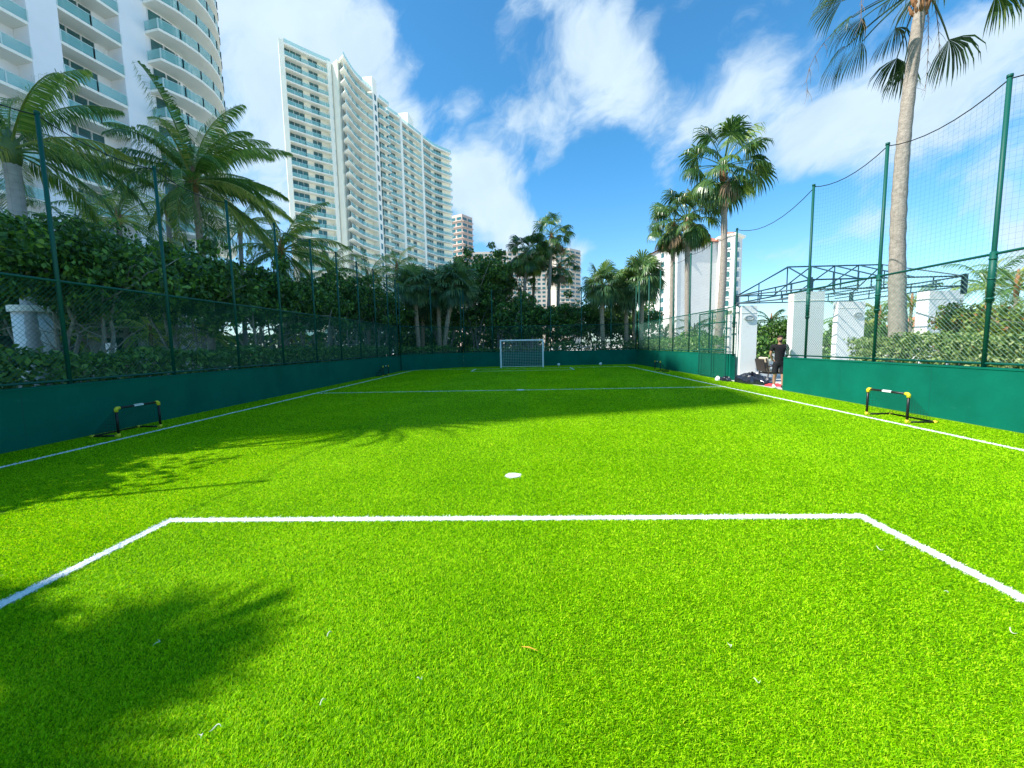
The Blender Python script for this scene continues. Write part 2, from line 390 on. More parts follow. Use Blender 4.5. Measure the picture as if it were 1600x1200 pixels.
def turf_blades():
    m = MB(); r = np.random.default_rng(3)
    bands = [(1.0, 1.9, 62000), (1.9, 2.8, 37000), (2.8, 4.0, 22000), (4.0, 5.6, 15000), (5.6, 8.0, 8500), (8.0, 11.5, 4500), (11.5, 17, 2600), (17, 30.9, 1400)]
    for y0, y1, rho in bands:
        xa = max(-8.6, -1.28*y1-.3); xb = min(8.2, 1.2*y1+.3)
        n = int((xb-xa)*(y1-y0)*rho*TURF_K)
        x = r.uniform(xa, xb, n); y = r.uniform(y0, y1, n)
        D = y
        # loose tufts: blades leaning together
        jx = .006*np.sin(y*61+x*17)+.005*np.sin(y*143); jy = .006*np.sin(x*57+y*13)+.005*np.sin(x*151)
        white = in_line(x+jx+r.normal(0, .006, n), y+jy+r.normal(0, .006, n))
        # worn / brushed patches and roll joints of the laid turf
        patch = np.sin(x*1.3+.8*np.sin(y*.9))*np.sin(y*1.1+1.7*np.sin(x*.7))+.6*np.sin(x*3.1+y*2.3)*np.sin(y*4.1-x*1.7)
        roll = np.where((np.floor((x+.17+40)/3.66).astype(int) % 2) == 0, .5, -.5)
        h = r.uniform(.007, .0165, n)
        w = (.0008+.0008*D)*r.uniform(.7, 1.3, n)
        fx = np.floor(x/.03+.37*np.sin(y*40)); fy = np.floor(y/.03+.4*np.sin(x*37))
        tuft = np.sin(fx*12.9898+fy*78.233)*43758.5453; tuft = (tuft-np.floor(tuft))*2*np.pi
        la = tuft+r.normal(0, 1.5, n); lm = h*r.uniform(.2, 1.1, n)
        wa = r.uniform(0, np.pi, n)
        b0 = np.stack([x-w*np.cos(wa), y-w*np.sin(wa), np.zeros(n)], 1); b1 = np.stack([x+w*np.cos(wa), y+w*np.sin(wa), np.zeros(n)], 1)
        mx_, my_ = x+.45*lm*np.cos(la), y+.45*lm*np.sin(la)
        m0 = np.stack([mx_-w*.8*np.cos(wa), my_-w*.8*np.sin(wa), h*.65], 1); m1 = np.stack([mx_+w*.8*np.cos(wa), my_+w*.8*np.sin(wa), h*.65], 1)
        tp = np.stack([x+1.25*lm*np.cos(la)+.002*patch, y+1.25*lm*np.sin(la)+.008*roll, h], 1)
        V = np.stack([b0, b1, m1, m0, tp], 1).reshape(-1, 3)
        i = np.arange(n)[:, None]*5
        q = r.uniform(0, 1, n)-.09*patch*.8-.07*roll
        c = np.where(white, 4, np.digitize(q, [.22, .55, .86]))
        m.add(V, i+np.array([[0, 1, 2, 3]]), c)
        k = len(V); m.n -= 0
        m.F.append((i+np.array([[3, 2, 4]])+m.n-k, c.astype(np.int32)))
    return m
TURF_K = 1.0
T_mats = [mat(f'turf fibre {i}', c, .45, trans=.4, spec=.08) for i, c in enumerate([(.09, .27, .002), (.22, .49, .002), (.39, .68, .003), (.56, .80, .02)])]
o = turf_blades().build('turf', T_mats+[M_line])
tag(o, 'short bright green artificial turf fibres covering the football pitch', 'artificial turf', kind='stuff')

# ------------------------------------------------------------------ low green perimeter walls
WL0, WL1 = (-8.9, -3.0), (-8.3, 27.2)
def low_wall(A, B, h, label, t=.2, side=-1):
    m = MB(); m.wallbox(A, B, t, 0, h-.03)
    c = thing('perimeter_wall', label, 'low wall', (A[0], A[1], 0))
    m.build('wall_face', M_gwall, c)
    Lw = math.hypot(B[0]-A[0], B[1]-A[1]); ex, ey = (B[0]-A[0])/Lw, (B[1]-A[1])/Lw
    for sgn in ((-1,) if t > 0 else (1,)):
        for q in np.arange(2.44, Lw-.5, 2.44):
            j = MB(); px, py = A[0]+ex*q+ey*.001, A[1]+ey*q-ex*.001
            j.wallbox((px, py), (px+ex*.007, py+ey*.007), .004, .02, h-.04); 
            if side > 0: j = MB(); px, py = A[0]+ex*q-ey*(t+.001), A[1]+ey*q+ex*(t+.001); j.wallbox((px+ex*.007, py+ey*.007), (px, py), .004, .02, h-.04)
            j.build('panel_joint', M_green, c)
    A = np.array(A, float); B = np.array(B, float); d = (B-A)/np.hypot(*(B-A)); n = np.array((-d[1], d[0]))
    k = MB(); k.wallbox(A-n*.012, B-n*.012, t+.024, h-.03, h); k.build('coping', M_gwall, c)
low_wall((-8.9, -3), (-8.3, 27.2), 1.05, 'long low dark green wall running down the shaded left side of the pitch')
low_wall((-8.3, 27.4), (-4.62, 31.0), 1.1, 'short slanting dark green wall across the far left corner of the pitch')
low_wall((-4.6, 31.0), (8.4, 31.0), 1.1, 'low dark green wall behind the white goal at the far end')
low_wall((8.36, 30.98), (8.44, 17.1), 1.08, 'dark green wall on the far right between the corner and the white gate pillar')
low_wall((8.36, 13.5), (8.2, -3), 1.06, 'sunlit bright green wall on the right in front of the near right fence')

# ------------------------------------------------------------------ fences with tall netting
def fence(label, A, B, zb, zr, zt, posts, mesh=.085, net=.13, wire=.0028, wm=None, sag=.28, sleeve=True, cable=True, nb=0, rmat=None):
    A = np.array((*A, 0.), float); B = np.array((*B, 0.), float); Lg = np.linalg.norm(B-A); d = (B-A)/Lg
    f = thing('net_fence', label, 'fence', tuple(A))
    def P(s, z): return A+d*s+np.array((0, 0, z))
    # chain link: two families of straight diagonal wires
    hgt = zr-zb-.06; z0 = zb+.06; a, b = [], []
    for s0 in np.arange(-hgt, Lg, mesh):
        for sg in (1, -1):
            s1 = s0+hgt; u0, u1 = max(s0, 0), min(s1, Lg)
            if u1 <= u0: continue
            if sg > 0: a.append(P(u0, z0+(u0-s0))); b.append(P(u1, z0+(u1-s0)))
            else: a.append(P(u0, z0+hgt-(u0-s0))); b.append(P(u1, z0+hgt-(u1-s0)))
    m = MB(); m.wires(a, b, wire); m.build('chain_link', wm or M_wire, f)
    m = MB(); m.tube([P(0, zr), P(Lg, zr)], .024, 8); m.build('top_rail', rmat or M_green, f, True)
    m = MB(); m.tube([P(0, zb+.07), P(Lg, zb+.07)], .022, 8); m.build('bottom_rail', rmat or M_green, f, True)
    for s in posts:
        m = MB(); m.tube([P(s, zb-.06), P(s, zt)], .036, 10)
        if sleeve:
            m.tube([P(s, zr-.85), P(s, zr+.04)], .052, 10)
            for zz in (zr-.8, zr-.45, zr-.1): m.tube([P(s, zz), P(s, zz+.03)], .06, 10)
        m.tube([P(s, zt-.02), P(s, zt+.03)], .043, 10)
        m.build('post', rmat or M_green, f, True)
    if cable:
        ps = sorted(posts); 
        bays = list(zip(ps[:-1], ps[1:]))
        va, vb, ct = [], [], []
        top = lambda s, s0, s1: zt-.04-sag*(1-((2*(s-s0)/(s1-s0)-1)**2))
        nz = int((zt-zr)/net)
        cab = MB()
        for s0, s1 in bays:
            ss = np.linspace(s0, s1, max(2, int((s1-s0)/net)+1))
            for s in ss: va.append(P(s, zr)); vb.append(P(s, top(s, s0, s1)))
            q = np.linspace(s0, s1, 9)
            for k in range(nz):
                for u0, u1 in zip(q[:-1], q[1:]):
                    va.append(P(u0, zr+(top(u0, s0, s1)-zr)*k/nz)); vb.append(P(u1, zr+(top(u1, s0, s1)-zr)*k/nz))
            cab.tube([P(s, top(s, s0, s1)+.0) for s in q], .011, 5, caps=False)
        m = MB(); m.wires(va, vb, .0010); m.build('netting', M_string, f)
        cab.build('cable', M_black, f)
    return f
def frac(A, B, Y): return (Y-A[1])/(B[1]-A[1])*math.hypot(B[0]-A[0], B[1]-A[1])
A, B = (-9.0, -2.6), (-8.4, 27.2)
fence('long green chain link fence with tall netting poles above the left wall', A, B, 1.05, 3.0, 6.0,
      [frac(A, B, y) for y in (-1.2, 1.0, 3.2, 5.43, 7.63, 9.95, 12.25, 14.5, 16.8, 19.0, 21.2, 23.4, 25.5, 27.1)], sag=.15, sleeve=False)
A, B = (-8.36, 27.45), (-4.7, 31.1)
fence('short slanting green fence over the far left corner wall', A, B, 1.1, 3.0, 5.8, [.05, 2.5, 5.1], net=.16, sag=.12)
A, B = (-4.6, 31.12), (8.4, 31.12)
fence('green fence with seven tall poles behind the white goal', A, B, 1.1, 3.0, 5.75, [.05, 2.2, 4.4, 6.6, 8.9, 11.1, 12.95], net=.16, sag=.05)
A, B = (8.5, 31.0), (8.55, 17.05)
fence('green fence with tall poles on the far right beside the white gate pillar', A, B, 1.08, 3.0, 6.05,
      [frac(A, B, y) for y in (30.9, 28.5, 26.2, 23.9, 21.6, 19.3, 17.1)], net=.14, sag=.1)
A, B = (8.45, 13.55), (8.3, -2.8)
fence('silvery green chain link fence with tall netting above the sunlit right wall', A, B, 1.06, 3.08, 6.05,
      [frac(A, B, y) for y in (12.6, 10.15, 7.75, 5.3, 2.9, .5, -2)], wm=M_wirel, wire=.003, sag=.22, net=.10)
# cable across the gate opening
m = MB(); q = np.linspace(0, 1, 10)
m.tube([(8.5, 12.6+4.5*t, 6.03-.45*(1-(2*t-1)**2)) for t in q], .011, 5, caps=False)
tag(m.build('cable', M_black), 'thin dark cable sagging across the gateway between two tall poles', 'cable')
# folded gate leaf
t = thing('gate', 'dark green metal mesh gate folded back against the far right fence by the pillar', 'gate', (8.30, 17.15, 0))
m = MB()
for y in (17.2, 18.5, 19.8): m.tube([(8.30, y, .06), (8.30, y, 2.9)], .03, 8)
for z in (.1, 1.25, 2.4, 2.87): m.tube([(8.30, 17.2, z), (8.30, 19.8, z)], .025, 8)
m.build('gate_frame', M_green, t)
m = MB(); a, b = [], []
for s0 in np.arange(-2.8, 2.6, .09):
    u0, u1 = max(s0, 0), min(s0+2.8, 2.6)
    if u1 > u0:
        a.append((8.30, 17.2+u0, .1+u0-s0)); b.append((8.30, 17.2+u1, .1+u1-s0)); a.append((8.30, 17.2+u0, 2.9-(u0-s0))); b.append((8.30, 17.2+u1, 2.9-(u1-s0)))
m.wires(a, b, .0028); m.build('gate_mesh', M_wire, t)

# ------------------------------------------------------------------ goals and balls
def net_quad(m, P00, P10, P11, P01, nu, nv, r):
    P00, P10, P11, P01 = (np.array(p, float) for p in (P00, P10, P11, P01))
    f = lambda u, v: P00*(1-u)*(1-v)+P10*u*(1-v)+P11*u*v+P01*(1-u)*v
    a, b = [], []
    for i in range(nu+1): a.append(f(i/nu, 0)); b.append(f(i/nu, 1))
    for j in range(nv+1): a.append(f(0, j/nv)); b.append(f(1, j/nv))
    m.wires(a, b, r)
gx0, gx1, gy, gh = -1.67, 1.30, 28.9, 1.93
t = thing('football_goal', 'full white football goal with net standing at the far end', 'football goal', ((gx0+gx1)/2, gy, 0))
for x in (gx0, gx1):
    m = MB(); m.box((x-.05, gy-.05, 0), (x+.05, gy+.05, gh+.05)); m.build('goal_post', M_goalw, t)
m = MB(); m.box((gx0+.052, gy-.048, gh-.05), (gx1-.052, gy+.048, gh+.048)); m.build('crossbar', M_goalw, t)
m = MB()
for x in (gx0, gx1):
    m.tube([(x, gy+.04, gh), (x, gy+.55, gh-.02)], .02, 6); m.tube([(x, gy+.55, gh-.02), (x, gy+1.1, .03)], .02, 6); m.tube([(x, gy+.04, .03), (x, gy+1.1, .03)], .02, 6)
m.tube([(gx0, gy+1.1, .03), (gx1, gy+1.1, .03)], .02, 6)
m.build('back_frame', M_goalw, t)
m = MB()
net_quad(m, (gx0, gy+.55, gh-.02), (gx1, gy+.55, gh-.02), (gx1, gy+1.1, .04), (gx0, gy+1.1, .04), 24, 16, .0055)
net_quad(m, (gx0, gy+.02, gh), (gx1, gy+.02, gh), (gx1, gy+.55, gh-.02), (gx0, gy+.55, gh-.02), 24, 4, .0055)
for x in (gx0, gx1): net_quad(m, (x, gy+.03, .04), (x, gy+1.1, .04), (x, gy+.55, gh-.02), (x, gy+.03, gh), 8, 16, .0055)
m.build('net', M_netw, t)

def mini_goal():
    """opening faces +X, back towards -X; width along Y"""
    t = thing('mini_goal', 'x', 'mini goal', (0, 0, 0), 'small folding goals by the side lines')
    w, h, dp, r = .46, .56, .52, .022
    for y in (-w, w):
        m = MB(); m.tube([(0, y, .02), (0, y, h)], r, 8); m.build('goal_post', M_black, t, True)
    m = MB(); m.tube([(0, -w, h), (0, w, h)], r, 8); o = m.build('crossbar', M_black, t, True)
    k = MB(); k.box((-.001, -.10, h+r-.006), (.012, .10, h+r+.006)); k.box((.0205, -.10, h-.012), (.0245, .10, h+.014)); k.build('sticker', M_goalw, o)
    m = MB()
    for y in (-w, w): m.tube([(0, y, .022), (-dp, y*1.05, .022)], r*.9, 8)
    m.tube([(-dp, -w*1.05, .022), (-dp, w*1.05, .022)], r*.7, 8)
    m.build('base_frame', M_black, t, True)
    for y, z, x in ((-w, h, 0), (w, h, 0), (-w, .022, 0), (w, .022, 0), (-w*1.05, .022, -dp), (w*1.05, .022, -dp)):
        m = MB(); sgn = -1 if y > 0 else 1
        if z > .1:
            m.tube([(x, y, z-.07), (x, y, z-.01), (x, y+sgn*.012, z), (x, y+sgn*.07, z)], r*1.45, 8)
        elif x == 0: m.tube([(x, y, 0.0), (x, y, .07)], r*1.4, 8); m.tube([(x, y, .022), (x-.06, y, .022)], r*1.3, 8)
        else: m.tube([(x+.05, y, .022), (x-.025, y, .022)], r*1.35, 8)
        m.build('corner_joint', M_yel, t, True)
    m = MB()
    net_quad(m, (0, -w, h), (0, w, h), (-dp, w*1.05, .03), (-dp, -w*1.05, .03), 18, 14, .0016)
    for y in (-w, w): 
        a = []; b = []
        for k in range(1, 9): a.append((0, y, h*k/9)); b.append((-dp*(1-k/9), y*1.03, h*k/9)); a.append((-dp*k/9, y*1.03, .03)); b.append((-dp*k/9, y*1.02, h*(1-k/9)))
        m.wires(a, b, .0016)
    m.build('net', M_black, t)
    return t
mg = mini_goal(); mg.location = (-7.90, 8.05, 0); mg['label'] = 'small black folding goal with yellow corners in the shade by the near left wall'
dup(mg, (7.25, 8.37, 0), math.pi, 'small black folding goal with yellow corners in the sun by the near right wall')
dup(mg, (-7.95, 23.2, 0), 0, 'tiny black folding goal at the far left side line near the slanting corner')
dup(mg, (7.35, 22.9, 0), math.pi, 'tiny black folding goal at the far right side line near the corner')
def ball(x, y, label):
    t = thing('football', label, 'ball', (x, y, 0), 'white balls at the far wall')
    m = MB(); n = 16; k = 10; r = .11
    V = []; 
    for i in range(k+1):
        a = math.pi*i/k
        for j in range(n): V.append((x+r*math.sin(a)*math.cos(2*math.pi*j/n), y+r*math.sin(a)*math.sin(2*math.pi*j/n), r+.02-r*math.cos(a)))
    F = [(i*n+j, i*n+(j+1) % n, (i+1)*n+(j+1) % n, (i+1)*n+j) for i in range(k) for j in range(n)]
    pm = []
    for i in range(k):
        for j in range(n): pm.append(1 if (i*7+j*5) % 11 == 0 else 0)
    m.add(V, F, pm); m.build('ball_shell', [M_goalw, M_black], t, True)
ball(2.45, 29.6, 'white football lying just right of the white goal by the far wall')
ball(5.45, 29.6, 'white football lying midway between the goal and the far right corner')
# pale leaf curls on the turf
M_curl = mat('pale dry leaf', (.62, .62, .50), .8)
CUR = [(-2.08, 2.06, .07, 'thin pale leaf curl lying inside the palm shadow on the turf'), (-1.34, 1.55, .06, 'widest pale leaf scrap at the bottom left of the turf below the palm shadow'),
       (-1.39, 1.52, .045, 'narrow pale leaf loop just left of the widest scrap'), (-.94, 1.69, .04, 'small pale curl right of the two leaf scraps at lower left'),
       (-1.12, 2.13, .045, 'pale curl on sunlit turf right of the palm shadow tip'), (-.54, 1.84, .035, 'tiny pale curl left of the orange scrap'),
       (1.05, 2.06, .05, 'pale curl on the turf right of centre below the box line'), (2.71, 3.09, .07, 'pale scrap inside the box corner at right'),
       (2.65, 2.17, .06, 'pale curl close to the right edge under the box side line'), (1.08, 1.84, .04, 'lower of two pale curls right of centre'),
       (2.64, 2.54, .04, 'small pale curl between the right edge scrap and the box line')]
for k, (x, y, s, lab) in enumerate(CUR):
    m = MB(); r = random.Random(k); a0 = r.uniform(0, 6.28); P = []
    for i in range(9):
        a = a0+i*.32; P.append((x+s*.38*math.cos(a), y+s*.38*math.sin(a), .034+.008*math.sin(i*.8)))
    m.tube(P, [.0006, .0012, .002, .0023, .0026, .0023, .002, .0012, .0006], 5)
    tag(m.build('dry_leaf', M_curl, loc=(x, y, .03)), lab, 'leaf', 'pale dry leaf curls on the turf')
m = MB(); m.tube([(-.04, 2.04, .036), (0, 2.03, .04), (.045, 2.01, .036)], [.002, .004, .001], 5)
tag(m.build('dry_leaf', mat('orange dry leaf', (.6, .33, .03), .8), loc=(0, 2.03, .03)), 'single orange leaf scrap on the turf near the centre', 'leaf')

# ------------------------------------------------------------------ gate pillars, canopy, terrace
def pillar(x0, y0, x1, y1, h, label, lamp=None, offs=None):
    t = thing('white_pillar', label, 'pillar', ((x0+x1)/2, (y0+y1)/2, 0), 'white canopy pillars')
    m = MB(); m.box((x0, y0, -.05), (x1, y1, h)); m.build('shaft', M_white, t)
    m = MB(); m.box((x0-.012, y0-.012, h-.30), (x1+.012, y1+.012, h-.285)); m.build('groove_band', M_slab, t)
    if lamp:
        x, z = lamp; o = bpy.data.objects.new('wall_lamp', None)
        m = MB(); n = 20
        def ell(a, b, dy): return [(x+a*math.cos(2*math.pi*i/n), y0-dy, z+b*math.sin(2*math.pi*i/n)) for i in range(n)]
        e0, e1, e2, e3 = ell(.20, .115, 0), ell(.20, .115, .05), ell(.155, .08, .06), ell(.14, .068, .035)
        m.add(e0+e1+e2+e3, [(k*n+i, k*n+(i+1) % n, (k+1)*n+(i+1) % n, (k+1)*n+i) for k in range(3) for i in range(n)])
        lo = m.build('wall_lamp', mat('grey lamp rim', (.35, .38, .38), .5), t)
        m = MB(); m.add([(x, y0-.05, z)]+[(px, py, pz) for px, py, pz in ell(.145, .07, .036)], [(0, 1+i, 1+(i+1) % n) for i in range(n)])
        m.build('lamp_glass', mat('frosted glass', (.6, .62, .62), .4), lo)
    return t
pillar(8.78, 17.0, 9.42, 17.75, 3.02, 'white pillar with oval lamp at the end of the far right green wall', (9.08, 2.52))
pillar(9.02, 14.15, 10.02, 14.45, 3.2, 'broad white pillar beside the standing man behind the right wall end')
pillar(14.8, 20.0, 16.05, 20.3, 3.34, 'broad white pillar with oval lamp left of the big palm trunk', (15.72, 2.72))
pillar(15.15, 16.0, 16.4, 16.5, 3.33, 'broad white pillar right of the big palm trunk half covered by shrubs')
pillar(9.3, 19.0, 9.7, 19.4, 2.8, 'narrow white pillar seen behind the folded mesh gate')
# canopy frame
t = thing('canopy_frame', 'open dark steel hip roof frame without cover resting on the white pillars', 'canopy frame', (12.9, 17.6, 3.3))
cx0, cx1, cy0, cy1 = 10.15, 15.45, 15.1, 20.1
for nme, P, Q in (('eave_truss', (cx0, cy0), (cx1, cy0)), ('eave_truss', (cx1, cy0), (cx1, cy1)), ('eave_truss', (cx1, cy1), (cx0, cy1)), ('eave_truss', (cx0, cy1), (cx0, cy0))):
    m = MB(); P = np.array(P, float); Q = np.array(Q, float)
    for z in (3.38, 3.72): m.tube([(*P, z), (*Q, z)], .03, 6)
    for k in range(0, 6): p = P+(Q-P)*k/5; m.tube([(*p, 3.38), (*p, 3.72)], .022, 6)
    m.build(nme, M_steelb, t)
ym = (cy0+cy1)/2; rz = 4.6
RX0, RX1 = 10.9, 14.7
m = MB(); m.tube([(RX0, ym, rz), (RX1, ym, rz)], .03, 6); m.build('ridge_bar', M_steelb, t)
for k in range(5):
    x = RX0+(RX1-RX0)*k/4
    for y in (cy0, cy1):
        m = MB(); xe = x if 0 < k < 4 else (cx0 if k == 0 else cx1)
        m.tube([(x, ym, rz), (xe, y, 3.72)], .026, 6)
        if 0 < k < 4:
            m.tube([(x, (ym+y)/2, (rz+3.72)/2), (x, (ym+y)/2, 3.55)], .02, 6)
        m.build('rafter', M_steelb, t)
    m = MB(); m.tube([(x, ym, rz), (x, ym, 3.55)], .022, 6); m.tube([(x, cy0, 3.5), (x, cy1, 3.5)], .024, 6); m.build('king_post', M_steelb, t)
for (x, y) in ((cx0, cy0), (cx1, cy0), (cx0, cy1), (cx1, cy1)):
    m = MB(); m.box((x-.06, y-.06, 3.1), (x+.06, y+.06, 3.8)); m.build('bracket', M_steelb, t)
# front canopy wing reaching over the gate
t = thing('canopy_frame', 'lower dark steel frame reaching from the canopy over the gateway', 'canopy frame', (9.3, 17.6, 3.1))
m = MB()
for z in (3.12, 3.42):
    m.tube([(8.62, 17.1, z), (10.1, 15.12, z)], .028, 6); m.tube([(8.62, 17.1, z), (10.12, 20.1, z)], .028, 6)
for q in (0, .33, .66):
    p = (8.62+1.48*q, 17.1-1.98*q); m.tube([(*p, 3.12), (*p, 3.42)], .02, 6)
m.build('eave_truss', M_steelb, t)
m = MB(); m.tube([(8.62, 17.1, 3.42), (10.9, 17.6, 4.58)], .026, 6); m.tube([(9.6, 17.3, 3.42), (9.6, 17.3, 3.9)], .02, 6); m.build('rafter', M_steelb, t)
# terrace walls
t = thing('terrace_wall', 'low white capped wall behind the chair in the gateway', 'low wall', (11.2, 18.4, 0))
m = MB(); m.box((9.45, 18.4, 0), (13.0, 18.6, .70)); m.build('wall_face', M_white, t); m = MB(); m.box((9.45, 18.35, .70), (13.05, 18.65, .76)); m.build('coping', M_cream, t)
t = thing('terrace_wall', 'upper white wall with cap in front of the dark hedge beyond the gateway', 'low wall', (13, 20.5, 0))
m = MB(); m.box((11.0, 20.6, 0), (14.6, 20.8, 1.17)); m.build('wall_face', M_white, t); m = MB(); m.box((10.95, 20.55, 1.17), (14.65, 20.85, 1.24)); m.build('coping', M_cream, t)
# armchair behind the man, facing +X
def armchair(x, y):
    t = thing('armchair', 'brown outdoor armchair with beige cushions standing in the gateway', 'chair', (x, y, 0))
    w = .3
    for dy in (-w, w):
        m = MB(); m.tube([(x+.28, y+dy, 0), (x+.30, y+dy, .60)], .022, 6); m.build('front_leg', M_brown, t)
        m = MB(); m.tube([(x-.30, y+dy, 0), (x-.27, y+dy, .40), (x-.38, y+dy, .92)], .024, 6); m.build('back_post', M_brown, t)
        m = MB(); m.tube([(x-.30, y+dy, .58), (x, y+dy, .63), (x+.30, y+dy, .61), (x+.34, y+dy, .54)], .024, 6); m.build('armrest', M_brown, t)
    m = MB(); m.box((x-.28, y-w, .30), (x+.30, y+w, .35)); m.build('seat_frame', M_brown, t)
    m = MB(); m.box((x-.24, y-w+.03, .352), (x+.31, y+w-.03, .46)); o = m.build('seat_cushion', M_cush, t); o.modifiers.new('b', 'BEVEL').width = .03
    m = MB(); c, s = math.cos(.22), math.sin(.22)
    V = []
    for (dx, dz) in ((0, 0), (.11, 0), (.11, .5), (0, .5)):
        for dy in (-w+.03, w-.03): V.append((x-.27+dx*c-dz*s, y+dy, .45+dz*c+dx*s))
    m.add(V, [(0, 1, 3, 2), (2, 3, 5, 4), (4, 5, 7, 6), (6, 7, 1, 0), (0, 2, 4, 6), (1, 7, 5, 3)]); o = m.build('back_cushion', M_cush, t); o.modifiers.new('b', 'BEVEL').width = .03
    m = MB(); V = [(px-.115*c, py, pz-.115*s) for px, py, pz in [(x-.27-d*s, y+dy, .42+d*c) for d in (0, .5) for dy in (-w, w)]]
    V2 = [(px+.03, py, pz) for px, py, pz in V]
    m.add(V+V2, [(0, 1, 3, 2), (4, 6, 7, 5), (0, 2, 6, 4), (1, 5, 7, 3), (2, 3, 7, 6), (0, 4, 5, 1)]); m.build('back_panel', M_brown, t)
armchair(9.75, 16.5)
# black sheeting heap
def heap(name, x, y, lx, ly, h, m_, label, cat, seed, yaw=0.0):
    r = np.random.default_rng(seed); n, k = 30, 16; V = []
    ph = r.uniform(0, 6, 6)
    for i in range(k+1):
        for j in range(n):
            a = 2*math.pi*j/n; q = i/k
            rad = (1+.16*math.sin(3*a+ph[0])+.10*math.sin(7*a+ph[1]))*(1-q**2.2)
            z = h*(q**.55)*(1+.22*math.sin(5*a+ph[2]+6*q))+.02*math.sin(19*a+9*q+ph[3])
            dx, dy = lx*rad*math.cos(a), ly*rad*math.sin(a)
            V.append((x+dx*math.cos(yaw)-dy*math.sin(yaw), y+dx*math.sin(yaw)+dy*math.cos(yaw), max(.003, z)))
    m = MB(); m.add(V, [(i*n+j, i*n+(j+1) % n, (i+1)*n+(j+1) % n, (i+1)*n+j) for i in range(k) for j in range(n)])
    return tag(m.build(name, m_, smooth=False, loc=(x, y, 0)), label, cat)
heap('plastic_sheet', 8.62, 15.75, .34, .85, .36, M_tarp, 'crumpled black plastic sheeting bundle lying in the gateway', 'plastic sheet', 4, .1)
heap('towel', 8.85, 14.7, .28, .30, .07, M_red, 'crumpled red towel on the paving by the feet of the man', 'towel', 9, .3)
heap('bag', 8.12, 16.75, .14, .28, .17, M_tarp, 'small black bag on the turf at the foot of the green wall by the pillar', 'bag', 12, .2)
heap('bag', 7.95, 17.1, .09, .13, .15, M_goalw, 'small white bag beside the black bag at the foot of the green wall', 'bag', 15, .2)

